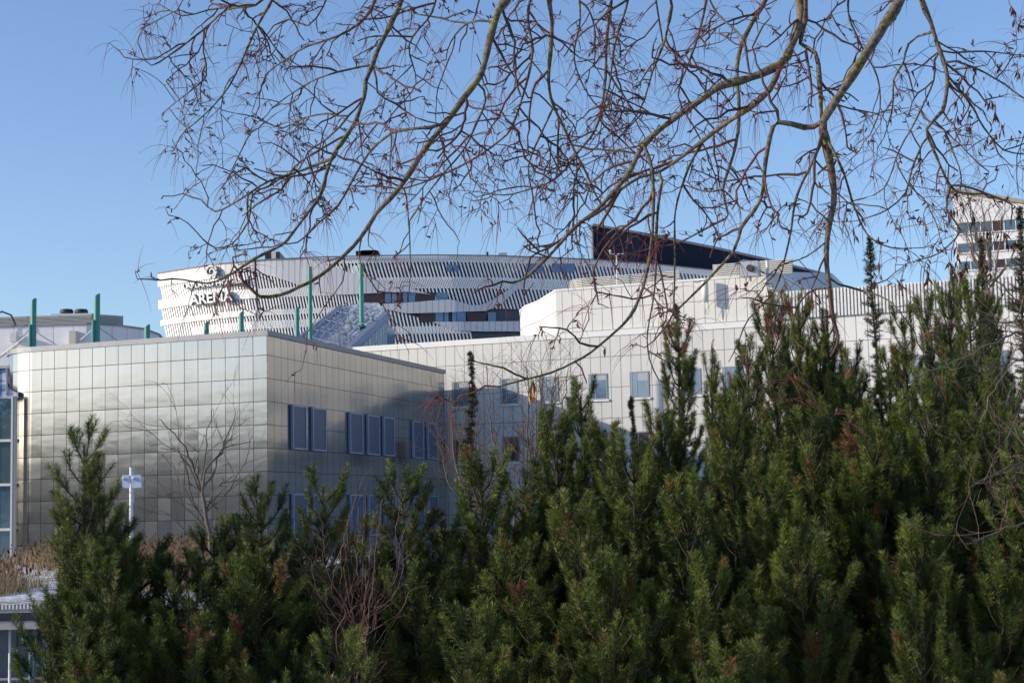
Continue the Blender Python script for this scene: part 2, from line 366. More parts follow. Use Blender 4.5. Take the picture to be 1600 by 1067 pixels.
# louvre screens on the roof
def louvre(pts, z0, z1, n, name, par):
    mb = MB(); post_ = MB(); pts = [V3(p[0], p[1], 0) for p in pts]
    for k in range(n):
        za = z0 + (z1 - z0) * k / n; h = (z1 - z0) / n
        for a, b in zip(pts, pts[1:]):
            e = (b - a).normalized(); nn = V3(e.y, -e.x, 0); nn = nn if nn.y < 0 else -nn
            mb.face([a + V3(0, 0, za + h * .05) + nn * .07, b + V3(0, 0, za + h * .05) + nn * .07, b + V3(0, 0, za + h * .74), a + V3(0, 0, za + h * .74)])
            mb.face([a + V3(0, 0, za + h * .05) + nn * .07, b + V3(0, 0, za + h * .05) + nn * .07, b + V3(0, 0, za + h * .05), a + V3(0, 0, za + h * .05)])
    for a, b in zip(pts, pts[1:]): mb.face([a + V3(0, .05, z0), b + V3(0, .05, z0), b + V3(0, .05, z1 - .02), a + V3(0, .05, z1 - .02)])
    o = mb.build(name, M_louv, par)
    for a, b in zip(pts, pts[1:]):
        e = (b - a); n_ = int(e.length / 1.6)
        if n_ < 1: continue
        for k in range(n_ + 1):
            q = a + e * (k / n_); mb = MB(); mb.tube([q + V3(0, .05, z0 - .3), q + V3(0, .05, z1)], .035, 5); mb.build('upright', M_steel, o)
    return o
M_louv = mat('louvre_metal', (0.66, 0.66, 0.62), 0.4, 0.2)
Wt = lambda px, py, off: hit(px, py, W0 + nL * off, dL)
zA = at(1000, 424, 85.6).z
l0 = Wt(912, 440, -.9); l1 = Wt(1062, 430, -.9)
arc = [(l0.x, l0.y)]
e0 = V3(l0.x, l0.y, 0); aa = math.atan2(dL.y, dL.x)
q = e0.copy()
for k in range(6):
    a = aa - R(10 + 16 * k); q = q + V3(math.cos(a), math.sin(a), 0) * .32; arc.insert(0, (q.x, q.y))
louvre(arc + [(l1.x, l1.y)], ZT + .1, ZT + .1 + .62, 7, 'louvre_screen', tW)
l2 = Wt(1115, 420, -.7); l3 = Wt(1238, 420, -.7)
louvre([(l2.x, l2.y), (l3.x, l3.y)], ZT + .1, ZT + .85, 8, 'louvre_screen', tW)
# duct box behind the right hand louvres, in shade
M_plant = mat('grey_plant_cladding', (0.46, 0.48, 0.52), 0.5, .1, noise=(.8, .3, (.5, .52, .56)))
g0 = at(1205, 424, 93); g1 = at(1300, 427, 98); g2 = at(1322, 436, 100)
mb = MB(); mb.prism([(g0.x, g0.y), (g1.x, g1.y), (g2.x, g2.y + .8), (g2.x + 1, g2.y + 8), (g0.x, g0.y + 8)], ZW, [g0.z, g1.z, g1.z - .3, g1.z - .3, g0.z]); mb.build('roof_plant_room', M_plant, tW)
# lower snow covered roof mound behind the coping, left of the upper storey
p0 = at(630, 527, 101); p1 = at(818, 516, 96)
mb = MB(); ns = 9
pr = []
for k in range(ns):
    f_ = k / (ns - 1); pr.append((f_, math.sin(f_ * math.pi * .5) ** .5))
for (f0, h0), (f1, h1) in zip(pr, pr[1:]):
    a0_ = V3(p0.x - 1.5 + 1.5 * f0, p0.y + 6 * f0, ZW + (p0.z - ZW) * h0); a1_ = V3(p0.x - 1.5 + 1.5 * f1, p0.y + 6 * f1, ZW + (p0.z - ZW) * h1)
    b0_ = V3(p1.x + 1, p1.y + 6 * f0, ZW + (p1.z - ZW) * h0); b1_ = V3(p1.x + 1, p1.y + 6 * f1, ZW + (p1.z - ZW) * h1)
    mb.face([a0_, b0_, b1_, a1_])
mb.face([V3(p0.x - 1.5, p0.y, ZW), V3(p0.x, p0.y + 6, p0.z), V3(p0.x + 2, p0.y + 14, p0.z), V3(p0.x + 2, p0.y + 14, ZW)])
mb.face([V3(p0.x, p0.y + 6, p0.z), V3(p1.x + 1, p1.y + 6, p1.z), V3(p1.x + 1, p1.y + 14, p1.z), V3(p0.x + 2, p0.y + 14, p0.z)])
mb.build('rounded_roof', M_snow, tW, smooth=True)
# white service pipe and small fittings on the right
def pipe(px, y0, y1, off, r, name, par, m=None):
    a = Wt(px, y0, off); b = Wt(px, y1, off); mb = MB(); mb.tube([a, V3(a.x, a.y, b.z)], r, 10); return mb.build(name, m or M_white, par, smooth=True)
pipe(1198.5, 407, 521, .12, .075, 'service_pipe', tW)
pipe(1101, 436, 472, .35, .17, 'vent_pipe', tW)
a = Wt(1101, 470, .35); mb = MB(); mb.tube([a + V3(0, 0, 0), a + V3(-.0, 0, -.3), a + V3(.05, 0, -.62), a + V3(.14, 0, -.7), a + V3(.2, 0, -.55), a + V3(.15, 0, 0)], .022, 6); mb.build('hanging_cable', M_steel, tW)
# sensor unit on arm at the roof edge whose shadow falls on the wall
a = Wt(1172, 421, .9)
mb = MB(); mb.box(a, dLr * .46, nL * .32, V3(0, 0, .36)); t_ = thing('roof_camera', (a.x, a.y, ZT), 'grey rounded camera unit hung over the roof edge beside the white service pipe', 'camera')
mb.build('housing', M_steel, t_)
mb = MB(); mb.tube([a + V3(-.75, 0, .25), a + V3(-.3, 0, .45), a + V3(.25, 0, .35)], .05, 8); mb.tube([a + V3(0, 0, -.25), a + V3(0, 0, -.6)], .06, 8); mb.tube([a + V3(0, 0, .1), a - nL * 1.1 + V3(0, 0, .1)], .05, 8); mb.build('arm', M_steel, t_)
mb = MB(); mb.tube([a + dLr * .1 + nL * .3, a + dLr * .1 + nL * .5], .17, 16); mb.build('lens_hood', M_dark, t_)
# weather mast
a = Wt(964, 425, -.5); tp = Wt(964, 397, -.5)
t_ = thing('weather_mast', (a.x, a.y, ZT), 'thin white weather mast with a crossbar on the rounded roof screen', 'mast')
mb = MB(); mb.tube([V3(a.x, a.y, ZT + .1), V3(a.x, a.y, tp.z)], .035, 8); mb.build('mast', M_white, t_)
mb = MB(); mb.tube([tp - V3(.36, 0, 0), tp + V3(.36, 0, 0)], .025, 6); mb.build('crossbar', M_white, t_)
mb = MB(); mb.tube([tp + V3(-.34, 0, 0), tp + V3(-.34, 0, .22)], .05, 6); mb.tube([tp + V3(-.42, 0, .14), tp + V3(-.26, 0, .14)], .03, 5); mb.build('wind_sensor', M_white, t_)
mb = MB(); mb.tube([tp + V3(.33, 0, 0), tp + V3(.33, 0, .3)], .03, 6); mb.box(tp + V3(.36, 0, .27), V3(.1, 0, 0), V3(0, .01, 0), V3(0, 0, .06)); mb.build('wind_vane', M_dark, t_)

# ribbed white building on the right
RB0 = W0 + nL * .6
a = hit(1213, 460, RB0, dL); b = hit(1720, 430, RB0, dL); zR = hit(1213, 457, RB0, dL).z; ZRW = hit(1213, 500, RB0, dL).z
tR = thing('ribbed_building', (a.x, a.y, 0), 'white building on the right topped by a screen of close vertical white slats', 'building')
M_wp3 = panel_mat('white_side_panels', (0.68, 0.665, 0.63), .54, 1.56, ZW - 1.22, line=0.036, linecol=(0.20, 0.20, 0.20), rough=0.42, vary=0.05, tilt=0.003, dirt=0.16)
plR = [(a.x, a.y), (b.x, b.y), (b.x - nL.x * 18, b.y - nL.y * 18), (a.x - nL.x * 18, a.y - nL.y * 18)]
mb = MB(); mb.prism(plR, 0, zR - .05); mb.build('wall', M_wp3, tR)
L = (V3(b.x, b.y, 0) - V3(a.x, a.y, 0)).length; n = int(L / .165)
mb = MB()
mb.wallbox(V3(a.x, a.y, 0), dLr, 0, L, ZRW, zR - .06, .02, .05, nL); mb.build('screen_backing', mat('screen_backing', (0.42, 0.40, 0.42), .6), tR)
mb = MB()
for k in range(n):
    u = k * .165; mb.wallbox(V3(a.x, a.y, 0), dLr, u, u + (.092 if k else .16), ZRW, zR, .06, .16, nL)
mb.build('slat_screen', M_white, tR)
for x0, x1 in ((1228, 1256), (1308, 1336), (1412, 1440), (1480, 1508), (1550, 1578)):
    wwin(x0, x1, 587.5, 627.5, 870, W0, .6, tR)

# sloping atrium roof with glazed gable
tA = thing('atrium', at(570, 545, 95) , 'snowy sloping glass roof with a blue glazed gable rising between the buildings', 'atrium')
pts = [at(469, 530, 91), at(533, 481, 103), at(568, 473, 105), at(592, 473, 104), at(604, 494, 99), at(545, 548, 90)]
M_atr = mat('snowy_roof_glass', (0.24, 0.27, 0.30), .45, .1, noise=(1.6, .12, (0.62, .64, .67)), bump=(2, .1))
mb = MB(); mb.extrude(pts, V3(0, 0, -.35)); mb.build('sloping_roof', M_atr, tA)
M_edge = mat('blue_grey_edge', (0.22, 0.25, 0.30), .5)
mb = MB()
mb.tube([pts[4] + V3(0, -.1, .02), pts[5] + V3(0, -.1, .02)], .3, 6); mb.tube([pts[0] + V3(0, -.1, .05), pts[1] + V3(0, -.1, .05)], .16, 6); mb.build('roof_edge', M_edge, tA)
gA, gB = at(546, 553, 90.3), at(603, 500, 98.6)
gl = MB(); bt = V3(gB.x, gB.y, ZW - .5); gl.face([V3(gA.x, gA.y, ZW - .5), bt, gB]); bt2 = bt + V3(.1, 6, 0)
gl.face([bt, bt2, gB + V3(.1, 6, 0), gB])
gl.build('glazed_gable', mat('gable_glass', (0.28, 0.42, 0.52), .12, .3, bump=(.4, .03)), tA)
for k in range(1, 11):
    q = gA.lerp(gB, k / 10); q0 = V3(q.x, q.y, ZW - .5); mb = MB()
    if q.z > ZW - .3: mb.tube([q0 + V3(0, -.05, 0), q + V3(0, -.05, 0)], .045, 5); mb.build('mullion', M_steel, tA)
mb = MB()
m1 = gA.lerp(gB, .5); mb.tube([m1 + V3(0, -.06, 0), V3(gB.x, gB.y - .06, ZW + .9)], .05, 5)
mb.build('transom', M_steel, tA)
mb = MB(); rn = random.Random(3)
def onr(s_, t_): return (pts[0].lerp(pts[5], s_)).lerp(pts[1].lerp(pts[4], s_), t_)
for k in range(6):
    s_ = .12 + k * .14
    q = [onr(s_, j / 7) + V3(0, 0, .25 + .12 * (j % 2)) for j in range(8)]
    mb.tube(q, .035, 5)
for k in range(8):
    t_ = k / 7; q = [onr(.12 + j * .14, t_) + V3(0, 0, .25 + .12 * (k % 2)) for j in range(6)]; mb.tube(q, .03, 5)
    for j in range(0, 6, 2): mb.tube([onr(.12 + j * .14, t_), q[j]], .03, 5)
for x in (529, 536, 547): 
    q = at(x, 545, 89.5); mb.tube([q, q + V3(-.1, 0, .9)], .03, 5)
mb.tube([at(529, 520, 89.5), at(548, 541, 89.5)], .03, 5)
mb.build('roof_truss', M_steel, tA)
post(564, 412, 96, 7.6, .3, at(564, 512, 96).z, 'tall green post standing on the sloping snowy roof')

# ================================================================== grey plant building at the rear left
Y = 90
k0 = at(-70, 514, Y + .5); k1 = at(135, 506.5, Y); k2 = at(182, 507, Y + 1); k3 = at(225, 509.5, Y + 3); k4 = at(248, 513, Y + 6); k5 = at(258, 518, Y + 10)
zP = at(135, 507, Y).z
M_pl = panel_mat('lavender_grey_cladding', (0.72, 0.71, 0.73), 1.1, 20, 40, line=.03, linecol=(.25, .26, .3), rough=.5, vary=.06, dirt=.12)
tP = thing('plant_building', (k1.x, k1.y, 0), 'grey walled plant building with a rounded right end behind the two tallest left posts', 'building')
plP = [(k0.x, k0.y), (k1.x, k1.y), (k2.x, k2.y), (k3.x, k3.y), (k4.x, k4.y), (k5.x, k5.y), (k5.x - 1, k5.y + 12), (k0.x, k0.y + 15)]
mb = MB(); mb.prism(plP, 0, zP); mb.build('wall', M_pl, tP)
mb = MB(); mb.prism(offs(plP, .08), zP - .002, zP + .09); mb.build('coping', M_zinc, tP)
louvre([(k0.x, k0.y + 1.2), (k1.x, k1.y + 1.2), (k2.x, k2.y + 1.4)], zP + .1, at(135, 490, Y + 1.2).z, 9, 'louvre_screen', tP)
q0 = at(80, 505, Y + 3); q1 = at(148, 489, Y + 3)
mb = MB(); mb.aabox(q0.x, q1.x, Y + 3, Y + 5.5, zP, q1.z); un = mb.build('ventilation_unit', M_louv, tP)
for px in (104, 127):
    c = at(px, 489, Y + 4); r = 11 * Y / F; mb = MB(); mb.tube([V3(c.x, c.y, c.z), V3(c.x, c.y, c.z + .12), V3(c.x, c.y, c.z + .14), V3(c.x, c.y, c.z + .2)], [r, r, r * .9, r * .88], 24); mb.build('fan', M_dark, un)
q = at(21, 526, Y + .1); mb = MB(); mb.aabox(q.x - .1, q.x + .25, q.y - .35, q.y + .1, q.z - .3, q.z + .15); mb.build('wall_lamp', M_white, tP)
q = at(116, 528, Y); mb = MB(); mb.aabox(q.x - .15, q.x + .2, q.y - .5, q.y + .3, q.z - 1.2, q.z + .35); mb.build('pilaster', M_cream, tP)
q0 = at(-2, 560, Y - .5); q1 = at(27, 540, Y - .5); mb = MB(); mb.tube([q0, q1], .04, 6); mb.tube([q1, at(52, 505, Y - .5)], .04, 6); mb.build('brace', M_steel, tP)
mb = MB(); hp = at(3, 494, Y); mb.tube([hp + V3(-.6, 0, -.5), hp + V3(-.4, 0, .1), hp + V3(0, 0, .25), hp + V3(.5, 0, .05), hp + V3(.75, 0, -.5)], .05, 8); mb.build('duct_hoop', M_dark, tP)

# ================================================================== glazed stair hall at the far left
G = 70.8
g0 = at(-60, 620, G); g1 = at(28.5, 620, G); zG = g1.z
tG = thing('glazed_hall', (g0.x, G, 0), 'glass fronted hall at the left edge with white glazing bars and a blue sloping roof', 'building')
M_curt = mat('curtain_glass', (0.13, 0.22, 0.25), 0.07, 0.45, bump=(.3, .04), spec=1.0)
mb = MB(); mb.aabox(g0.x, g1.x, G, G + 3, 4.0, zG); mb.build('glass_wall', M_curt, tG)
mb = MB(); r0 = at(-60, 620, G - .3); rr = at(28.5, 618, G - .3); s0 = at(-60, 577, G + 3); s1 = at(28.8, 576, G + 3)
mb.extrude([r0, rr, s1, s0], V3(0, 0, -.12)); ro = mb.build('sloping_roof', mat('blue_roof_glass', (0.10, 0.16, 0.30), .35, .2, noise=(.9, .06, (.70, .70, .74))), tG)
mb = MB(); mb.tube([s0 + V3(0, 0, .1), s1 + V3(0, 0, .1)], .13, 6); mb.build('ridge_cap', M_white, ro)
mb = MB()
for k in range(6):
    f_ = k / 5.0; mb.tube([r0.lerp(rr, f_) + V3(0, 0, .05), s0.lerp(s1, f_) + V3(0, 0, .05)], .05, 5)
mb.build('roof_ribs', M_zinc, ro)
mb = MB()
for y in (688, 757, 827):
    z = at(10, y, G - .1).z; mb.aabox(g0.x, g1.x, G - .12, G - .002, z - .055, z + .055)
for px in (-20, -50): 
    x = at(px, 700, G).x; mb.aabox(x - .05, x + .05, G - .1, G - .003, 4, zG)
mb.build('glazing_bars', M_white, tG)
x = at(22.3, 740, G - .5).x; mb = MB(); mb.tube([V3(x, G - .45, 4.0), V3(x, G - .45, zG)], .085, 14); mb.build('column', M_cream, tG, smooth=True)
x = at(19.3, 740, G - .5).x; mb = MB(); mb.aabox(x - .05, x + .03, G - .6, G - .35, 4.0, zG); mb.build('column_flange', M_white, tG)

# ================================================================== pavilion with a planted roof
YP = 30.0
e0 = at(-60, 947, YP); e1 = at(330, 944, YP); ZPv = at(40, 946, YP).z
tV = thing('pavilion', (e0.x, YP, 0), 'low glass pavilion with a snowy planted roof in the bottom left corner', 'pavilion')
M_fas = mat('grey_fascia', (0.38, 0.36, 0.34), .55, .1)
xr = e1.x
mb = MB(); mb.aabox(-22, xr, YP, 62.5, ZPv - .12, ZPv); mb.build('roof_slab', M_fas, tV)
mb = MB(); mb.aabox(-22, xr, YP + .25, YP + .45, ZPv - .27, ZPv - .122); mb.build('recess', mat('dark_grey', (.12, .13, .15), .5), tV)
mb = MB(); mb.aabox(-22, xr, YP + .1, YP + .44, ZPv - .42, ZPv - .272); mb.build('beam', M_fas, tV)
mb = MB()
k = -12.0
while k < xr:
    mb.aabox(k, k + .03, YP - .03, YP - .003, ZPv - .055, ZPv + .02); k += .065
mb.build('gravel_strip', M_white, tV)
mb = MB(); mb.aabox(-22, xr, YP + .6, YP + .64, 0, ZPv - .42); mb.build('glass_wall', mat('pavilion_glass', (0.06, 0.09, 0.11), 0.06, .25, bump=(1.2, .05), spec=1.0), tV)
for (px, w, m) in ((15.5, 4.0, M_white), (48, 5.5, mat('green_grey_frame', (.10, .17, .16), .5)), (52, 1.6, mat('pale_green_frame', (.3, .42, .36), .5)), (72, 1.5, M_white)):
    q = at(px, 1000, YP + .35); mb = MB(); mb.tube([V3(q.x, q.y, 0), V3(q.x, q.y, ZPv - .42)], w / 2 * YP / F * 1.1, 12); mb.build('column', m, tV, smooth=True)
mb = MB(); z = at(30, 1060, YP + .5).z; mb.aabox(-22, xr, YP + .5, YP + .56, z - .02, z + .02); z = at(80, 1001, YP + .5).z; q = at(67, 1001, YP + .5).x; mb.aabox(q, q + .3, YP + .5, YP + .56, z - .012, z + .012); mb.build('handrail', M_steel, tV)
mb = MB()
xs2 = np.linspace(-22, xr, 60); ys2 = np.linspace(YP + .02, 62.4, 60)
rn = random.Random(8); ii = {}
for j, y in enumerate(ys2):
    for i, x in enumerate(xs2):
        ii[i, j] = len(mb.v); mb.v.append((x, y, ZPv + .02 + (rn.uniform(0, .07) if j else 0)))
for j in range(59):
    for i in range(59):
        mb.f.append((ii[i, j], ii[i + 1, j], ii[i + 1, j + 1], ii[i, j + 1])); mb.uv += [(0, 0)] * 4
mb.build('roof_snow', mat('roof_snow', (0.80, 0.81, 0.85), .7, noise=(1.3, .10, (0.22, 0.17, 0.11)), bump=(5, .05)), tV, smooth=True)
# ================================================================== arena
TOP = [(248, 426.5), (275, 421.5), (300, 417.5), (345, 411), (380, 407.5), (430, 404.5), (500, 401.5), (560, 399.5), (620, 398.6), (700, 398), (780, 399.3), (850, 401.8), (930, 405), (1000, 410), (1050, 415), (1115, 422), (1200, 432), (1300, 446)]
HZ = lambda px: 805 - .022 * (px - 800)
HA = 25.6                                   # top of the arena above the eye
def interp(px, tab):
    if px <= tab[0][0]: (a, ya), (b, yb) = tab[0], tab[1]
    else:
        for (a, ya), (b, yb) in zip(tab, tab[1:]):
            if px <= b: break
    return ya + (yb - ya) * (px - a) / (b - a)
def AY(px): return HA * F / (HZ(px) - interp(px, TOP))
def FP(px, py, off=0.0):
    s = px - .15 * (py - interp(px, TOP)); s = max(s, 240)
    p = at(px, py, AY(s)); h = 4.0
    q0 = at(s - h, 450, AY(s - h)); q1 = at(s + h, 450, AY(s + h)); e = V3(q1.x - q0.x, q1.y - q0.y, 0).normalized()
    return p + V3(e.y, -e.x, 0) * off
def HP(px, h, off=0.0):                     # h = fraction of the height above the eye
    y = HZ(px) - h * (HZ(px) - interp(px, TOP)); return FP(px, y, off)
def ypx(px, h): return HZ(px) - h * (HZ(px) - interp(px, TOP))
tE = thing('arena', V3(-20, 165, 0), 'huge rounded arena wrapped in slanting white slats with big letters near its top left', 'arena')
M_awh = mat('arena_white_slats', (0.78, 0.78, 0.77), .4)
M_corr = panel_mat('arena_white_sheets', (0.56, 0.57, 0.585), .62, 60, 80, line=.10, linecol=(.36, .37, .39), rough=.45, vary=.08)
M_adark = mat('arena_dark_glass', (0.032, 0.040, 0.060), .3, spec=.6)
# body
mb = MB(); cols_ = [248 + 12 * k for k in range(88)]
prev = None
for px in cols_:
    t_, b_ = HP(px, .995, -.5), FP(px + 24, 575, -.5); b_ = V3(b_.x, b_.y, b_.z)
    bb = V3(b_.x + 3.5, b_.y, 0)
    if prev:
        mb.face([prev[1], b_, t_, prev[0]]); mb.face([prev[2], bb, b_, prev[1]])
    prev = (t_, b_, bb)
pt = [HP(px, .995, -.5) for px in cols_]
bk = [V3(pt[-1].x + 30, pt[-1].y + 60, pt[0].z), V3(pt[0].x + 40, pt[0].y + 90, pt[0].z), V3(pt[0].x + 6, pt[0].y + 30, pt[0].z)]
mb.face(pt + bk)
lb = [V3(p.x, p.y, 0) for p in bk]
first = (pt[0], V3(pt[0].x + 6, pt[0].y + .5, 0))
for a, b in ((pt[-1], bk[0]), (bk[0], bk[1]), (bk[1], bk[2]), (bk[2], pt[0])):
    a2 = V3(a.x, a.y, 0) if a is not pt[0] else first[1]; b2 = V3(b.x, b.y, 0) if b is not pt[0] else first[1]
    mb.face([a2, b2, b, a])
mb.build('wall', M_adark, tE)
def sheet(top, bot, off, name='cladding_sheet', m=None, step=8, thick=.12):
    """band between two pixel polylines, laid on the facade"""
    x0 = max(top[0][0], bot[0][0]); x1 = min(top[-1][0], bot[-1][0]); n = max(2, int((x1 - x0) / step)); mb = MB(); pr = None; u = 0
    for k in range(n + 1):
        px = x0 + (x1 - x0) * k / n; yt, yb = interp(px, top), interp(px, bot)
        if yb < yt: yb = yt
        a, b = FP(px, yt, off), FP(px, yb, off); a2, b2 = FP(px, yt, off - thick), FP(px, yb, off - thick)
        if pr:
            L = (a - pr[0]).length; uv = [(u, pr[1].z), (u + L, b.z), (u + L, a.z), (u, pr[0].z)]
            mb.face([pr[1], b, a, pr[0]], uv); mb.face([pr[0], a, a2, pr[2]]); mb.face([pr[3], b2, b, pr[1]]); u += L
        else: mb.face([b2, b, a, a2])
        pr = (a, b, a2, b2)
    mb.face([pr[1], pr[3], pr[2], pr[0]])
    return mb.build(name, m or M_corr, tE)
def hb(x0, x1, h1, h0, off, m=None, name='cladding_band'):
    xs_ = [x0 + (x1 - x0) * k / 12 for k in range(13)]
    return sheet([(x, ypx(x, h1)) for x in xs_], [(x, ypx(x, h0)) for x in xs_], off, name, m)
slats = {}
def slatrow(x0, x1, h0, h1, pitch, w, lean, off, key, clip=None, depth=.12):
    mb = slats.setdefault(key, MB()); x = x0
    while x < x1:
        ya, yb = ypx(x, h1), ypx(x, h0)
        if clip:
            ya2 = max(ya, clip(x)); 
        else: ya2 = ya
        if yb - ya2 > 1.5:
            xa = x + lean * (ya2 - ya); xb = x + lean * (yb - ya)
            p, q = FP(xa, ya2, off), FP(xb, yb, off); p2, q2 = FP(xa + w, ya2, off), FP(xb + w, yb, off)
            e = (p2 - p).normalized(); nn = V3(e.y, -e.x, 0); nn = nn if nn.y < 0 else -nn
            P_, Q_, P2, Q2 = (v - nn * depth for v in (p, q, p2, q2))
            mb.face([q, q2, p2, p]); mb.face([Q_, q, p, P_]); mb.face([q2, Q2, P2, p2])
        x += pitch(x) if callable(pitch) else pitch
lp = lambda x: 3.4 + 1.3 * min(max((x - 250) / 150, 0), 1)
# left bright part
slatrow(249, 560, .885, .962, lp, 2.0, .2, 0, 'upper')
slatrow(249, 345, .885, .995, lp, 2.0, .2, -.05, 'upper')
slatrow(252, 575, .805, .855, lp, 2.1, .2, 0, 'middle')
slatrow(256, 560, .70, .792, lp, 2.1, .2, 0, 'lower')
hb(248, 330, .998, .944, .12, M_awh)
hb(249, 400, .889, .853, .12, M_awh)
hb(252, 400, .808, .786, .12, M_awh)
# dense bands to the right of the solid ones
slatrow(400, 560, .853, .889, 2.6, 1.9, .2, .02, 'dense')
slatrow(400, 600, .786, .806, 2.6, 1.9, .2, .02, 'dense')
slatrow(300, 520, .735, .765, 2.6, 1.7, .2, .02, 'dense')
# top right
slatrow(480, 1290, .972, .997, 2.7, 1.9, .3, .02, 'dense')
slatrow(500, 1290, .905, .978, 5.7, 2.4, .3, 0, 'upper_right')
slatrow(590, 900, .872, .915, 2.7, 1.9, .3, .02, 'dense')
slatrow(640, 900, .795, .875, 5.7, 2.4, .3, 0, 'middle_right')
slatrow(602, 735, .70, .800, 5.7, 2.4, .22, 0, 'lower_right', clip=lambda x: 481 + (x - 600) * .31)
slatrow(602, 735, .705, .728, 2.7, 1.9, .22, .02, 'dense', clip=lambda x: 481 + (x - 600) * .31)
slatrow(602, 735, .62, .706, 5.7, 2.4, .22, 0, 'lower_right')
for k, mb_ in slats.items(): mb_.build('slat_row', M_awh if k not in ('dense',) else M_awh, tE)
hb(248, 1290, 1.0, .996, .25, mat('roof_edge_dark', (.12, .13, .15), .4), 'roof_edge')
# waving sheets
sheet([(318, 414.5), (345, 411.5), (430, 405), (475, 403.5), (507, 412), (545, 426), (600, 440), (640, 450), (680, 463), (707, 469)],
      [(318, 426), (345, 432), (357, 428), (390, 423), (420, 430), (457, 442), (495, 455), (532, 461), (567, 459), (635, 456), (672, 460), (707, 469.5)], .14)
sheet([(597, 475), (640, 473), (672, 470), (705, 468), (735, 477), (752, 477), (777, 464), (800, 449), (822, 430), (840, 412)],
      [(597, 482), (635, 490), (700, 488), (760, 486), (785, 474), (803, 456), (822, 438), (840, 415)], .14)
sheet([(677, 503), (700, 503), (815, 502), (860, 500)], [(677, 504), (712, 517), (760, 518), (860, 518)], .14)
# glazing strips
M_brown = mat('brown_cladding', (0.040, 0.022, 0.025), .4)
M_bwin = mat('arena_blue_window', (0.12, 0.20, 0.30), .12, .3)
def strip(y0, y1, segs):
    for i, (x0, x1, k) in enumerate(segs):
        mb = MB(); a, b, c, d_ = FP(x0 + .4, y1, .05), FP(x1 - .4, y1, .05), FP(x1 - .4, y0, .05), FP(x0 + .4, y0, .05)
        mb.face([a, b, c, d_]); 
        for p, q in ((a, b), (b, c), (c, d_), (d_, a)): mb.face([p, q, q + V3(0, .1, 0), p + V3(0, .1, 0)])
        mb.build('facade_panel' if k == 'b' else 'window', M_brown if k == 'b' else M_bwin, tE)
strip(457, 473, [(567, 600, 'b'), (601, 611, 'g'), (612, 620, 'g'), (622, 628, 'b'), (629, 637, 'g'), (638, 649, 'g'), (649, 680, 'b'), (681, 700, 'g')])
strip(488, 503.5, [(655, 680, 'b'), (680, 693, 'g'), (694, 701, 'g'), (706, 713, 'g'), (713, 728, 'g'), (729, 760, 'b'), (762, 775, 'g')])
strip(414, 424, [(697, 707, 'g'), (708, 717, 'g')])
strip(412, 426, [(822, 834, 'g'), (835, 848, 'g'), (862, 876, 'g'), (878, 898, 'g')])
# letters
M_let = mat('sign_letter_face', (0.62, 0.63, 0.64), .5); M_lets = mat('sign_letter_side', (0.16, 0.20, 0.22), .5)
def sign(body, x0, y0, x1, y1, hpx, name, face=.42, lean=.10):
    cu = bpy.data.curves.new('t', 'FONT'); cu.body = body; cu.extrude = .5; cu.offset = .022; cu.resolution_u = 4
    ob = bpy.data.objects.new('t', cu); COL.objects.link(ob); bpy.context.view_layer.update()
    dg = bpy.context.evaluated_depsgraph_get(); me = bpy.data.meshes.new_from_object(ob.evaluated_get(dg)); bpy.data.objects.remove(ob); bpy.data.curves.remove(cu)
    vs = [v.co.copy() for v in me.vertices]; xa = min(v.x for v in vs); xb = max(v.x for v in vs); ya = min(v.y for v in vs); yb = max(v.y for v in vs)
    o0 = OFF[tE.name]
    for v, c in zip(me.vertices, vs):
        f_ = (c.x - xa) / (xb - xa); g_ = (c.y - ya) / (yb - ya)
        px = x0 + (x1 - x0) * f_ - lean * hpx * g_; py = y0 + (y1 - y0) * f_ - hpx * g_
        v.co = FP(px, py, .25 + (face if c.z > 0 else 0)) - o0
    me.materials.clear(); me.materials.append(M_let); me.materials.append(M_lets)
    for p in me.polygons:
        s_ = [vs[i].z for i in p.vertices]; p.material_index = 0 if (max(s_) - min(s_) < .1 and s_[0] > 0) else 1
    me.name = name; o = bpy.data.objects.new(name, me); COL.objects.link(o); o.parent = tE; OFF[o.name] = o0; return o
sign('ARENA', 304, 478, 370, 470.5, 16.5, 'sign_letters')
sign('LAPLAND HOTELS', 292.5, 452.5, 383, 442.5, 7.2, 'sign_letters', face=.3)
# round emblem: a coil
def arcs(cx, cy, r0, r1, a0_, a1_, w0, w1, n=40):
    f_ = MB(); s_ = MB()
    for k in range(n):
        v = []
        for kk in (k, k + 1):
            t = kk / n; a = R(a0_ + (a1_ - a0_) * t); r_ = r0 + (r1 - r0) * t; w = (w0 + (w1 - w0) * t) / 2
            v.append([(cx + (r_ - w) * math.cos(a), cy - (r_ - w) * math.sin(a)), (cx + (r_ + w) * math.cos(a), cy - (r_ + w) * math.sin(a))])
        q = [v[0][0], v[0][1], v[1][1], v[1][0]]; P1 = [FP(x, y, .6) for x, y in q]; P0 = [FP(x, y, .3) for x, y in q]
        f_.face(P1); s_.face([P0[0], P0[3], P1[3], P1[0]]); s_.face([P0[1], P0[2], P1[2], P1[1]])
        if k == 0: s_.face([P0[0], P0[1], P1[1], P1[0]])
        if k == n - 1: s_.face([P0[3], P0[2], P1[2], P1[3]])
    return f_, s_
f1, s1_ = arcs(336.5, 424.5, 7.8, 7.8, -60, 200, 2.6, 2.6); f2, s2_ = arcs(336.5, 424.8, 7.8, 2.4, 200, 520, 2.6, 2.2)
f3, s3_ = arcs(337, 430.5, 5.5, 5.5, -75, 10, 3, 2.2, 12)
for a in (f2, f3): 
    n0 = len(f1.v); f1.v += a.v; f1.f += [tuple(i + n0 for i in q) for q in a.f]; f1.uv += a.uv
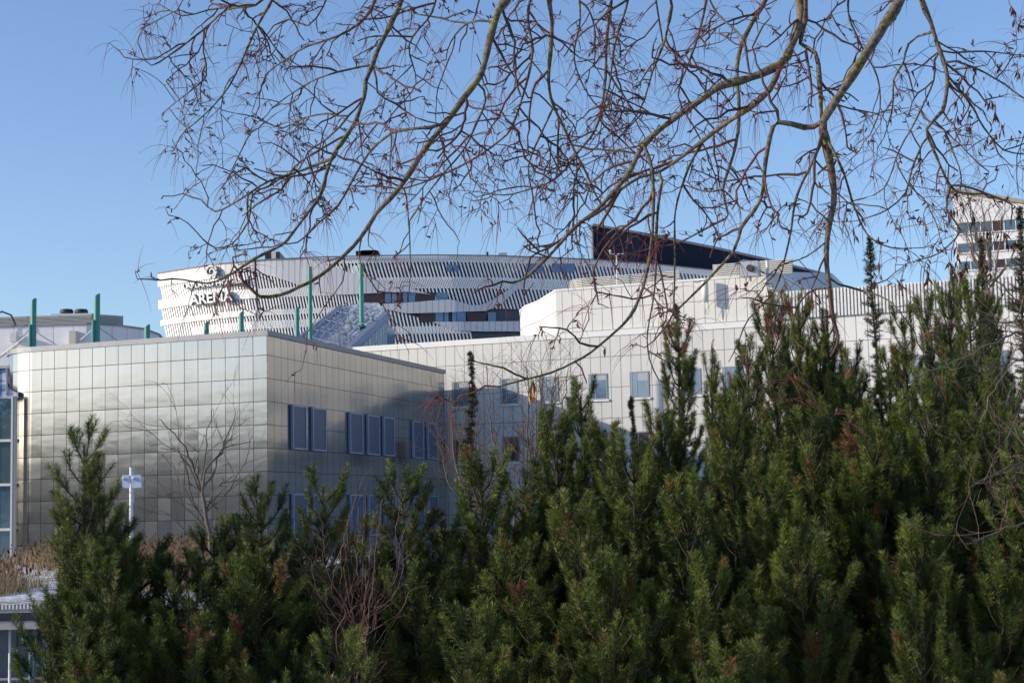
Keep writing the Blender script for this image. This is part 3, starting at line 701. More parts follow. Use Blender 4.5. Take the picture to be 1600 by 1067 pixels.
for a in (s2_, s3_):
    n0 = len(s1_.v); s1_.v += a.v; s1_.f += [tuple(i + n0 for i in q) for q in a.f]; s1_.uv += a.uv
em = s1_.build('sign_emblem', M_lets, tE); f1.build('emblem_face', mat('emblem_grey', (.5, .53, .55), .5), em)
# rooftop pieces
def roofbox(x0, x1, y0, y1, m, Y=172, dy=6, name='roof_box'):
    a = at(x0, y1, Y); b = at(x1, y0, Y); mb = MB(); mb.aabox(a.x, b.x, Y, Y + dy, a.z - 2.5, b.z); return mb.build(name, m, tE)
M_navy = mat('dark_navy_cladding', (0.009, 0.015, 0.040), .7, noise=(.15, .3, (.013, .018, .036)), spec=.15)
roofbox(556, 591, 391.5, 402, M_navy); roofbox(564, 588, 390.6, 391.6, M_dark)
roofbox(414, 424, 393.5, 404, M_dark, 165); roofbox(431, 437, 393.5, 404, M_brown, 165); roofbox(760, 763, 393.5, 400, M_dark); roofbox(779, 792, 395, 400, M_steel); roofbox(424, 431, 391.5, 404, M_white, 165)
Yw = 178
wp = [at(926, 352.5, Yw), at(1000, 365.5, Yw), at(1115, 388, Yw + 4), at(1200, 407, Yw + 8), at(1295, 431, Yw + 12)]
zb_ = at(926, 425, Yw).z - 3
mb = MB(); bw = V3(2, 34, 0)
lo = [V3(p.x, p.y, zb_) for p in wp]
for i in range(4):
    mb.face([lo[i], lo[i + 1], wp[i + 1], wp[i]]); mb.face([wp[i], wp[i + 1], wp[i + 1] + bw, wp[i] + bw]); mb.face([lo[i + 1] + bw, lo[i] + bw, wp[i] + bw, wp[i + 1] + bw])
mb.face([lo[0] + bw, lo[0], wp[0], wp[0] + bw]); mb.face([lo[4], lo[4] + bw, wp[4] + bw, wp[4]])
rw = mb.build('dark_roof_wedge', M_navy, tE)
mb = MB()
for i in range(4): mb.tube([wp[i] + V3(0, -.1, .05), wp[i + 1] + V3(0, -.1, .05)], .16, 6)
mb.tube([wp[0] + V3(-.1, -.1, 0), V3(wp[0].x - .1, wp[0].y - .1, zb_)], .16, 6)
mb.build('edge_trim', M_zinc, rw)

# ================================================================== office block at the right edge
YO = 150
o0 = at(1488, 300, YO); o1 = at(1640, 338, YO)
dO = (V3(1, .12, 0)).normalized()
tO = thing('office_block', (o0.x, YO, 0), 'white office block with a slanting roof and blue window bands at the right edge', 'building')
zz = [at(x, y, YO).z for x, y in ((1488, 300), (1640, 338))]
mb = MB()
pl = [(o0.x, YO), (o1.x, YO - 3), (o1.x, YO + 25), (o0.x + 8, YO + 25)]
mb.prism(pl, 0, [zz[0], zz[1], zz[1], zz[0]]); mb.build('wall', mat('office_render', (.66, .67, .69), .6, noise=(.3, .3, (.72, .72, .73))), tO)
mb = MB(); mb.prism(offs(pl, .25), 0, 1); 
mb = MB(); mb.extrude([V3(o0.x - .1, YO - .3, zz[0]), V3(o1.x, YO - 3.3, zz[1]), V3(o1.x, YO - 2.5, zz[1]), V3(o0.x - .1, YO + .5, zz[0])], V3(0, 0, .35)); mb.build('roof_edge', mat('ochre_trim', (.32, .29, .2), .5), tO)
eO = V3(o1.x - o0.x, -3, 0).normalized(); nO = V3(eO.y, -eO.x, 0); SO = V3(o0.x, YO, 0)
for (yt, yb) in ((349, 365), (381, 395), (409, 422), (437, 450)):
    zt, zb = at(1540, yt, YO).z, at(1540, yb, YO).z
    mb = MB(); mb.wallbox(SO, eO, .25, 9.4, zb, zt, .01, .04, nO); w = mb.build('window_band', M_glassb, tO)
    mb = MB()
    for k in range(1, 9): mb.wallbox(SO, eO, .25 + k * 1.02, .33 + k * 1.02, zb, zt, .045, .09, nO)
    mb.wallbox(SO, eO, .25, 9.4, zt, zt + .12, .01, .12, nO); mb.wallbox(SO, eO, .25, 9.4, zb - .12, zb, .01, .12, nO)
    mb.build('glazing_bars', M_white, w)
    for u_ in (3.4, 7.5): mb = MB(); mb.wallbox(SO, eO, u_, u_ + .85, zb + .02, zt - .02, .042, .05, nO); mb.build('brown_infill', M_brown, w)

# ================================================================== lamp post with two square reflector heads
YL = 44
b = at(205, 830, YL); tp = at(203.5, 730, YL); b = V3(b.x, YL, ZPv)
t_ = thing('lamp_post', b, 'white lamp post with two tilted square reflector heads before the steel wall', 'lamp post')
mb = MB(); mb.tube([b, V3(b.x, YL, tp.z)], .05, 12); mb.tube([V3(b.x + .045, YL + .05, tp.z - .9), V3(b.x + .06, YL + .05, tp.z - .0)], .018, 8); mb.build('pole', M_white, t_, smooth=True)
M_pan = mat('reflector_panel', (0.55, 0.60, 0.70), .3, .3)
hp = V3(b.x, YL, at(205, 752, YL).z)
for s_, w in ((-1, .10), (1, .135)):
    c = hp + V3(s_ * (.13 if s_ < 0 else .15), -.05, .0)
    mb = MB(); mb.extrude([c + V3(-w, 0, .16), c + V3(w * .8, 0, .16), c + V3(w * 1.15, -.12, -.17), c + V3(-w * .7, -.12, -.17)], V3(.01, .025, .01)); hd = mb.build('reflector', M_pan, t_)
    mb = MB(); mb.tube([c + V3(-w * .6, -.03, .1), c + V3(-w * .5, -.10, .05)], .035, 8); mb.tube([hp, c], .02, 6); mb.build('lamp_bracket', M_white, hd)
# ================================================================== plants: fast array mesh building
class NB:
    """collects vertex / triangle / tint arrays"""
    def __init__(s): s.V = []; s.T = []; s.C = []; s.n = 0; s.split = None
    def add(s, V, T, c):
        s.V.append(V); s.T.append(T + s.n); s.C.append(np.full(len(V), c) if np.isscalar(c) else c); s.n += len(V)
    def build(s, name, mat_, parent=None, smooth=False):
        V = np.concatenate(s.V); T = np.concatenate(s.T); C = np.concatenate(s.C)
        if parent is not None: V = V - np.array(OFF[parent.name])
        me = bpy.data.meshes.new(name); me.vertices.add(len(V)); me.vertices.foreach_set('co', V.astype(np.float32).ravel())
        me.loops.add(len(T) * 3); me.loops.foreach_set('vertex_index', T.astype(np.int32).ravel())
        me.polygons.add(len(T)); me.polygons.foreach_set('loop_start', np.arange(0, len(T) * 3, 3, dtype=np.int32)); me.polygons.foreach_set('loop_total', np.full(len(T), 3, dtype=np.int32))
        if smooth: me.polygons.foreach_set('use_smooth', np.ones(len(T), dtype=bool))
        at_ = me.attributes.new('tint', 'FLOAT', 'POINT'); at_.data.foreach_set('value', C.astype(np.float32))
        me.update(calc_edges=True); me.validate()
        o = link(me, name, mat_, parent)
        if s.split:
            me.materials.append(s.split[1]); mi = np.zeros(len(T), dtype=np.int32); mi[s.split[0]:] = 1
            if len(me.polygons) == len(T): me.polygons.foreach_set('material_index', mi)
        return o
def tubeN(nb, P, r, sides, c):
    P = np.asarray(P, float); n = len(P); r = np.asarray(r, float) * np.ones(n)
    t = np.empty_like(P); t[1:-1] = P[2:] - P[:-2]; t[0] = P[1] - P[0]; t[-1] = P[-1] - P[-2]
    t /= np.linalg.norm(t, axis=1)[:, None] + 1e-9
    ref = np.array([0.31, 0.9, 0.12]) if abs(t[0, 1]) < .85 else np.array([.9, .1, .3])
    a = np.cross(t, ref); a /= np.linalg.norm(a, axis=1)[:, None] + 1e-9; b = np.cross(t, a)
    ang = np.arange(sides) * 2 * math.pi / sides
    V = (P[:, None, :] + (a[:, None, :] * np.cos(ang)[None, :, None] + b[:, None, :] * np.sin(ang)[None, :, None]) * r[:, None, None]).reshape(-1, 3)
    i = np.arange(n - 1)[:, None] * sides; k = np.arange(sides)[None, :]; k2 = (k + 1) % sides
    A = (i + k).ravel(); B = (i + k2).ravel(); C_ = (i + sides + k2).ravel(); D = (i + sides + k).ravel()
    nb.add(V, np.concatenate([np.stack([A, B, C_], 1), np.stack([A, C_, D], 1)]), c)
def unit(v): return v / (np.linalg.norm(v) + 1e-9)
def tint_mat(name, stops, rough=.55, spec=.5, noise=None, bump=None):
    m = bpy.data.materials.new(name); m.use_nodes = True; t = m.node_tree; b = t.nodes['Principled BSDF']
    a = t.nodes.new('ShaderNodeAttribute'); a.attribute_name = 'tint'
    cr = t.nodes.new('ShaderNodeValToRGB'); e = cr.color_ramp.elements
    e[0].position = stops[0][0]; e[0].color = (*stops[0][1], 1); e[1].position = stops[-1][0]; e[1].color = (*stops[-1][1], 1)
    for p_, c_ in stops[1:-1]:
        n_ = e.new(p_); n_.color = (*c_, 1)
    t.links.new(a.outputs['Fac'], cr.inputs[0]); out = cr.outputs[0]
    if noise:
        sc_, lo, hi, col = noise
        g = t.nodes.new('ShaderNodeNewGeometry'); n = t.nodes.new('ShaderNodeTexNoise'); n.inputs['Scale'].default_value = sc_; n.inputs['Detail'].default_value = 5
        t.links.new(g.outputs['Position'], n.inputs['Vector']); rp = t.nodes.new('ShaderNodeMapRange'); rp.inputs['From Min'].default_value = lo; rp.inputs['From Max'].default_value = hi
        t.links.new(n.outputs[0], rp.inputs['Value']); mx = t.nodes.new('ShaderNodeMix'); mx.data_type = 'RGBA'; t.links.new(rp.outputs[0], mx.inputs[0]); t.links.new(out, mx.inputs[6]); mx.inputs[7].default_value = (*col, 1); out = mx.outputs[2]
    if bump:
        g2 = t.nodes.new('ShaderNodeNewGeometry'); n3 = t.nodes.new('ShaderNodeTexNoise'); n3.inputs['Scale'].default_value = bump[0]; n3.inputs['Detail'].default_value = 6
        t.links.new(g2.outputs['Position'], n3.inputs['Vector']); bp = t.nodes.new('ShaderNodeBump'); bp.inputs['Distance'].default_value = bump[1]; t.links.new(n3.outputs[0], bp.inputs['Height']); t.links.new(bp.outputs[0], b.inputs['Normal'])
        m2 = t.nodes.new('ShaderNodeMix'); m2.data_type = 'RGBA'; m2.blend_type = 'MULTIPLY'; m2.inputs[0].default_value = 1; rp2 = t.nodes.new('ShaderNodeMapRange'); rp2.inputs['From Min'].default_value = .35; rp2.inputs['From Max'].default_value = .65; rp2.inputs['To Min'].default_value = .35; rp2.inputs['To Max'].default_value = 1.25
        t.links.new(n3.outputs[0], rp2.inputs['Value']); t.links.new(out, m2.inputs[6]); t.links.new(rp2.outputs[0], m2.inputs[7]); out = m2.outputs[2]
    t.links.new(out, b.inputs['Base Color']); b.inputs['Roughness'].default_value = rough; b.inputs['Specular IOR Level'].default_value = spec
    return m
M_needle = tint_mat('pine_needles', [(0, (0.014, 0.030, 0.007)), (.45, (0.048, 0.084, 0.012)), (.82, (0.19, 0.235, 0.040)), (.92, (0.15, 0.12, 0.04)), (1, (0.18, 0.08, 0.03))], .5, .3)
M_pbark = tint_mat('pine_bark', [(0, (0.035, 0.026, 0.02)), (1, (0.11, 0.085, 0.062))], .85, .15)
M_spr = tint_mat('spruce_needles', [(0, (0.014, 0.026, 0.014)), (.6, (0.035, 0.055, 0.025)), (1, (0.10, 0.06, 0.03))], .5, .3)
nrg = np.random.default_rng(11)

def needles(nb, P, D, length, nl, n, tint, w=0.0021, spread=.95, fwd_=.42, tip=True):
    """a shoot from P along D clothed in n needles of length nl"""
    D = unit(D); a = unit(np.cross(D, [.3, .5, .8])); b = np.cross(D, a)
    t = nrg.random(n) ** .8; ph = nrg.random(n) * 2 * math.pi
    rad = np.cos(ph)[:, None] * a + np.sin(ph)[:, None] * b
    k = fwd_ + .45 * nrg.random(n) + np.clip(t - .8, 0, 1) * 5 * nrg.random(n)
    d = rad * spread + D * k[:, None]; d[:, 2] += .12; d /= np.linalg.norm(d, axis=1)[:, None]
    L = nl * (.75 + .5 * nrg.random(n)) * (1 - .25 * (t > .93))
    base = P + D * (t * length)[:, None]
    s = np.cross(d, nrg.normal(size=(n, 3))); s /= np.linalg.norm(s, axis=1)[:, None] + 1e-9
    W_ = w * .5
    V = np.stack([base - s * W_, base + s * W_, base + d * L[:, None] + s * W_ * .4, base + d * L[:, None] - s * W_ * .4], 1).reshape(-1, 3)
    i = np.arange(n)[:, None] * 4
    T = np.concatenate([i + [0, 1, 2], i + [0, 2, 3]])
    c = np.repeat(np.clip(tint + nrg.normal(size=n) * .08, 0, 1), 4)
    nb.add(V, T, c)
def curve(p, d, L, n, upw, jit, rng):
    P = [np.array(p, float)]; d = unit(np.array(d, float))
    for _ in range(n):
        d = unit(d + np.array([0, 0, upw]) + rng.normal(size=3) * jit); P.append(P[-1] + d * (L / n))
    return np.array(P), d
def pine(tip, base, hw, seed, label, group=None, cat='pine', dens=1.0, brown=.03, slim=False, name='mountain_pine', nl=.036, upw=.27, hs=(.62, .3), more=0):
    """a mountain pine: several rising stems, whorls of up-curving side branches, every shoot clothed in needles"""
    rng = np.random.default_rng(seed)
    t_ = thing(name, V3(*base), label, cat, group)
    wood = NB(); fol = NB(); tip = np.array(tip); base = np.array(base); H = tip[2] - base[2]
    zlow = max(base[2] + .15 * H, ZLOW(tip[1]))
    stems = []
    lead = [base + (tip - base) * f_ + np.array([math.sin(f_ * 3 + seed) * .04, math.cos(f_ * 4 + seed) * .04, 0]) * (1 - f_) for f_ in np.linspace(0, 1, 12)]
    stems.append((np.array(lead), .028 * (H / 3)))
    ns = 0 if slim else 3 + int(rng.integers(0, 2)) + more
    for k in range(ns):
        a = rng.random() * 2 * math.pi; s_ = hw * (.45 + .5 * rng.random()); hh = H * (hs[0] + hs[1] * rng.random())
        q = base + np.array([math.cos(a) * s_ * 1.3, math.sin(a) * s_ * 1.3, hh])
        m = base + np.array([math.cos(a) * s_ * .9, math.sin(a) * s_ * .9, hh * .35])
        f_ = np.linspace(0, 1, 10)[:, None]; P = base * (1 - f_) ** 2 + m * 2 * f_ * (1 - f_) + q * f_ ** 2
        stems.append((P, .018 * (H / 3)))
    for P, r0 in stems:
        n = len(P); tubeN(wood, P, np.linspace(r0, .004, n), 6, rng.random() * .6)
        seg = np.linalg.norm(np.diff(P, axis=0), axis=1); cum = np.concatenate([[0], np.cumsum(seg)]); Ls = cum[-1]
        def pt(s_): 
            i = min(np.searchsorted(cum, s_, side='right') - 1, n - 2); f_ = (s_ - cum[i]) / seg[i]; return P[i] + (P[i + 1] - P[i]) * f_, unit(P[i + 1] - P[i])
        # clothed leader
        Lc = min(.24, Ls * .2); p_, d_ = pt(Ls - Lc); needles(fol, p_, d_, Lc, nl * .95, int(210 * dens), .5 + rng.normal() * .12)
        for q_ in range(4):
            p2_, d2_ = pt(max(Ls - Lc - .14 * (q_ + 1), .01)); needles(fol, p2_, d2_, .15, nl * .9, int(70 * dens), .25)
        s_ = Ls - .10
        step = .10 if not slim else .08
        while s_ > 0:
            p_, d_ = pt(s_)
            if p_[2] < zlow: break
            down = (Ls - s_); reach = min(hw * (.32 + .8 * (down / max(Ls * .36, .3)) ** .75), hw * 1.1) * (.75 + .5 * rng.random())
            if slim: reach = min(reach, hw * (.35 + .3 * down))
            nb_ = int(rng.integers(3, 5)); a0_ = rng.random() * 6.28
            for k in range(nb_):
                a = a0_ + k * 6.28 / nb_ + rng.normal() * .3
                out = np.array([math.cos(a), math.sin(a), 0]); L = max(reach, .09) * (.8 + .4 * rng.random())
                Pb, de = curve(p_, out * .9 + d_ * (.55 if not slim else 1.0), L * 1.25, 5, upw, .09, rng)
                tubeN(wood, Pb, np.linspace(.0055, .0025, 6), 4, rng.random())
                tt = np.clip(.42 + rng.normal() * .15, 0, .8)
                if rng.random() < brown: tt = .97
                # clothed part of the branch
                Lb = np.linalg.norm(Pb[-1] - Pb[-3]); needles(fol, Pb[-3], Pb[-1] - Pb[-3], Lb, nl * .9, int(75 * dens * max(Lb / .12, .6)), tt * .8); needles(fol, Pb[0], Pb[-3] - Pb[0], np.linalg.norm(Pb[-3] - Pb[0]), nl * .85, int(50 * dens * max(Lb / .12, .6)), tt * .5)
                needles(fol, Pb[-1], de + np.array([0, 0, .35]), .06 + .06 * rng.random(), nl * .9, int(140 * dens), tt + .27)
                # side shoots
                for j in range(2, 6):
                    if L * j / 5 < .08: continue
                    for sgn in ((-1, 1) if j < 5 else (1,)):
                        if rng.random() < .12: continue
                        dd = unit(Pb[min(j, 5)] - Pb[j - 1]); side = np.cross(dd, [0, 0, 1]) * sgn
                        ds = unit(dd * .8 + side * .85 + np.array([0, 0, .2 + upw * 1.6]) + rng.normal(size=3) * .15); ls = .05 + .09 * rng.random()
                        needles(fol, Pb[j] if j < 5 else Pb[5], ds, ls, nl * .88, int(115 * dens * (ls / .1)), tt + .08 + rng.normal() * .12)
                        tubeN(wood, np.array([Pb[min(j, 5)], Pb[min(j, 5)] + ds * ls]), [.003, .002], 3, .5)
            s_ -= step * (.75 + .5 * rng.random())
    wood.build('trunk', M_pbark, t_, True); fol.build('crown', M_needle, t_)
    return t_
def ZLOW(Y):
    # lowest height of foliage worth building at distance Y (a little under the frame's lower edge)
    return EYE + Y * (805 - 1067) / F - .35 * (Y / 9)
def spruce(tip, base, hw, seed, label, group=None, brown=.1, nl=.016, droop=.1, start=0.0, dens=1.0, name='spruce', wn=.003):
    rng = np.random.default_rng(seed); t_ = thing(name, V3(*base), label, 'spruce', group); wood = NB(); fol = NB()
    tip = np.array(tip); base = np.array(base); H = tip[2] - base[2]; k_ = tip[1] / 12.0
    SB = lambda f_: base + (tip - base) * f_ + np.array([math.sin(f_ * 9 + seed) * .035, math.cos(f_ * 7 + seed) * .03, 0]) * (tip[1] / 12) * min((1 - f_) * 6, 1)
    tubeN(wood, [SB(f_) for f_ in np.linspace(0, 1, 26)], np.linspace(.03 * k_, .004 * k_, 26), 6, .3)
    z = 0.03 * k_; zl = max(ZLOW(tip[1]), base[2]); bend = rng.normal(size=2) * .05 * k_; ph_ = rng.random() * 6
    while tip[2] - z > zl:
        p_ = SB(1 - z / H); reach = min(hw * (.10 + (z / (H * .42)) ** .9), hw) * (.75 + .45 * math.sin(z * 11 / k_ + ph_) * math.sin(z * 4.3 / k_ + 1))
        for k in range(int(rng.integers(2, 6))):
            a = rng.random() * 6.28; L = reach * (.35 + 1.0 * rng.random())
            Pb, de = curve(p_, [math.cos(a), math.sin(a), .45 if z < 1 else .1], L, 4, -droop + .12, .08, rng)
            tubeN(wood, Pb, np.linspace(.006, .002, 5) * k_, 3, .4)
            tt = .45 + rng.normal() * .2 if rng.random() > brown else 1.0
            for j in range(4):
                l_ = np.linalg.norm(Pb[j + 1] - Pb[j]); needles(fol, Pb[j], Pb[j + 1] - Pb[j], l_, nl * k_, int(26 * dens * max(l_ / (.05 * k_), .5)), tt, w=wn * k_ * .8, spread=1.0, fwd_=.3)
                if l_ > .04 and j > 0:
                    for sg_ in (-1, 1):
                        dd = unit(Pb[j + 1] - Pb[j]); ds = unit(dd * .7 + np.cross(dd, [0, 0, 1]) * sg_ + np.array([0, 0, -.1])); ls = L * .3 * (1 - j / 5)
                        needles(fol, Pb[j], ds, ls, nl * k_, int(26 * dens * max(ls / (.05 * k_), .4)), tt, w=wn * k_ * .8, spread=1.0, fwd_=.3)
        z += .026 * k_ * (.7 + .6 * rng.random())
    wood.build('trunk', M_pbark, t_, True); fol.build('crown', M_spr, t_); return t_

def P3(px, py, Y): p = at(px, py, Y); return np.array(p)
def B3(p, dx=0): return np.array([p[0] + dx, p[1], gz(p[0], p[1]) - .05])
GP = 'mountain pines growing in a dense hedge'
PINES = [ # tip px, py, distance, half width px, label, density, brown
 (131, 674, 9.0, 45, 'bushy dark mountain pine at the far left, rising in front of the steel wall', 1, .05),
 (184, 800, 9.5, 26, 'pine shoot cluster leaning right beside the white lamp post', 1, .03),
 (222, 850, 9.3, 56, 'mountain pine directly under the white lamp post', 1, .03),
 (112, 775, 9.3, 26, 'lower left shoulder of the far left pine group, beside the glass fronted hall', 1.1, .03),
 (162, 762, 9.3, 40, 'right shoulder of the far left pine group, left of the lamp post', 1.1, .03),
 (272, 872, 9.2, 48, 'low pine in the gap under the leafless tree where dry grass shows', 1, .03),
 (455, 815, 9.8, 46, 'low pine in the notch between the corner pine and the candle topped one', 1, .03),
 (560, 812, 10., 44, 'pine behind the top stems of the red stemmed shrub', 1, .03),
 (335, 822, 9.5, 42, 'small pointed pine under the leafless tree before the steel wall', 1, .03),
 (408, 752, 9.2, 50, 'pine whose tip stands at the front corner of the steel building', 1, .03),
 (376, 812, 9.6, 40, 'low pine just left of the one at the steel corner', 1, .03),
 (504, 740, 9.4, 50, 'pine with a slim candle top in front of the first lower blue window', 1, .02),
 (628, 738, 9.8, 50, 'round topped pine before the receding steel wall, right of the red stemmed shrub', 1, .03),
 (590, 850, 9.8, 45, 'low pine behind the red stemmed shrub', 1, .03),
 (752, 722, 9.5, 62, 'grey green broad pine at the foot of the thin dark spruce spire', 1, .04),
 (695, 800, 10., 50, 'pine between the round topped pine and the grey green broad one', 1, .03),
 (818, 742, 9.9, 50, 'pine at the left foot of the big dark mass, below the lower dark windows', 1, .03),
 (868, 660, 9.8, 55, 'pine forming the left shoulder of the big dark mass', 1, .02),
 (907, 612, 11., 42, 'tall dark pine with a branching top below the fourth white wall window', 1, .02),
 (943, 668, 9.7, 46, 'light green pine between the branching topped one and a slim brown tipped spire', 1, .02),
 (1032, 650, 9.8, 50, 'pine just left of the tall column with red twigs', 1, .02),
 (1060, 522, 11.6, 36, 'dense column shaped pine under the red twigs, left of the sixth white wall window', 1.1, .03),
 (1111, 570, 11., 34, 'slender upright pine standing against the sixth white wall window', 1, .02),
 (1143, 640, 9.5, 48, 'pine with bare stem showing below the slender upright one', 1, .02),
 (1168, 545, 12., 42, 'dark pine covering the right edge of the seventh white wall window', 1, .04),
 (1203, 472, 11., 40, 'tall pine in front of the corner of white wall and slat screen', 1, .03),
 (1246, 470, 12., 42, 'tall brownish pine just right of the service pipe corner', 1, .12),
 (1293, 500, 12., 46, 'brown mottled pine hung over by the longest drooping limb', 1, .15),
 (1268, 652, 9.2, 60, 'bright green pine with finger like shoots in the middle of the right mass', 1, .02),
 (1330, 560, 11., 46, 'pine with rusty needles left of the tallest spruce spire', 1, .12),
 (1412, 490, 11.5, 36, 'pine with yellow brown tip on the right of the tallest spruce spire', 1, .2),
 (1447, 478, 11.2, 32, 'slim very dark pine before the right end of the slats', 1, .01),
 (1481, 452, 11.5, 36, 'dark column shaped pine under the hanging dry seed wings', 1, .02),
 (1512, 440, 12., 42, 'yellowish tall pine under the office block windows', 1, .08),
 (1452, 592, 9.0, 60, 'pale green pyramid shaped pine at the front of the right mass', 1.1, .01),
 (1560, 585, 9.5, 60, 'pine behind the grey bare branches at the right edge', 1, .05),
 (1598, 705, 8.6, 60, 'low pine cut by the right edge of the picture', 1, .02),
 (1150, 600, 12.6, 40, 'dark pine further back, between the slender upright one and the seventh window', 1, .03),
 (1226, 520, 13., 40, 'dark pine further back, just right of the corner where the slats begin', 1, .06),
 (1274, 545, 13., 44, 'dark pine further back, behind the bright finger shooted one', 1, .08),
 (1325, 610, 12.6, 46, 'dark pine further back, behind the rusty needled one', 1, .06),
 (1388, 560, 13., 40, 'dark pine further back, just right of the tallest spruce spire', 1, .04),
 (1470, 520, 13., 44, 'dark pine further back, filling the gap right of the slim very dark one', 1, .03),
 (1542, 480, 13., 46, 'dark pine further back, at the foot of the rusty spruce', 1, .08),
 (1365, 690, 9.0, 58, 'pine between the finger shooted one and the pale pyramid', 1, .02),
 (1200, 745, 8.8, 60, 'mid height pine below the dark one at the seventh window', 1, .02),
 (1075, 770, 8.6, 66, 'broad pine in the centre right, its shoots lit from the left', 1, .02),
 (905, 790, 8.7, 66, 'broad dim pine right of the picture centre', 1, .02),
 (990, 720, 9.2, 56, 'pine beneath the slim brown tipped spire', 1, .02),
 (800, 850, 8.9, 60, 'shaded pine at the picture centre behind the lowest front shoots', 1, .02),
 (165, 860, 8.6, 40, 'low spreading pine at the bottom left beside the glass pavilion', 1, .04),
 (295, 905, 8.7, 64, 'low pine in front of the gap with dry grass', 1, .03),
 (402, 880, 8.8, 60, 'low pine left of the red stemmed shrub', 1, .03),
 (535, 985, 8.0, 46, 'young light green pine at the bottom, under the red stemmed shrub', 1, .02),
 (655, 900, 9.0, 56, 'dim pine right of the red stemmed shrub', 1, .04),
 (742, 945, 8.2, 60, 'front pine with bright shoots at the bottom centre', 1, .02),
 (1250, 860, 8.4, 66, 'front pine with long candle shoots above the snow showing at the bottom', 1, .02),
 (1440, 845, 8.4, 66, 'front pine at the bottom right with a pale bare stem', 1, .02),
 (1105, 900, 8.2, 66, 'front pine at the bottom, right of centre', 1, .02),
 (960, 900, 8.3, 66, 'front pine with dim shoots at the bottom centre right', 1, .02),
 (1560, 880, 8.3, 60, 'front pine in the bottom right corner', 1, .02),
]
for i, (px, py, Y, hw, lab, dn, br) in enumerate(PINES):
    tip = P3(px, py + (20 if px < 830 else 6), Y); dn *= .95
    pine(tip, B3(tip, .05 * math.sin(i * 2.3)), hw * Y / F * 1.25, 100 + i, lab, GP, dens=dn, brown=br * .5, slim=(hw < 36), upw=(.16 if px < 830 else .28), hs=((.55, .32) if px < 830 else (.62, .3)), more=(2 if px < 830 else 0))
# spruces and slim spires
SPR = [(735, 548, 26, 32, 'thin dark spruce spire standing alone before the white wall', .35, .045),
       (985, 618, 12, 22, 'slim brown tipped spire below the fifth white wall window', .25, .02),
       (1056, 474, 12.5, 36, 'tall narrow spruce column entwined with red twigs', .12, .02),
       (1359, 368, 14, 52, 'tallest spruce spire piercing the sky above the slat screen', .15, .02),
       (1533, 368, 13, 38, 'tall rusty brown spruce in front of the office block', .55, .02),
       (1593, 322, 15, 62, 'tall spruce at the right edge overlapping the office block', .3, .02)]
for i, (px, py, Y, hw, lab, br, nl) in enumerate(SPR):
    tip = P3(px, py, Y); spruce(tip, B3(tip), hw * Y / F, 300 + i, lab, 'narrow spruces rising above the pines', brown=br, nl=.023, dens=1.3)
# ================================================================== the overhanging tree
M_bark = tint_mat('lichened_bark', [(0, (0.060, 0.046, 0.036)), (.5, (0.115, 0.092, 0.068)), (1, (0.16, 0.13, 0.095))], .85, .2, noise=(16, .53, .66, (0.19, 0.16, 0.04)), bump=(70, .004))
M_twig = tint_mat('brown_twigs', [(0, (0.042, 0.024, 0.022)), (.5, (0.115, 0.056, 0.042)), (.75, (0.17, 0.032, 0.045)), (1, (0.32, 0.04, 0.07))], .6, .3)
M_dry = tint_mat('dry_brown_leaves', [(0, (0.07, 0.028, 0.018)), (.6, (0.17, 0.065, 0.03)), (1, (0.42, 0.25, 0.11))], .7, .2)
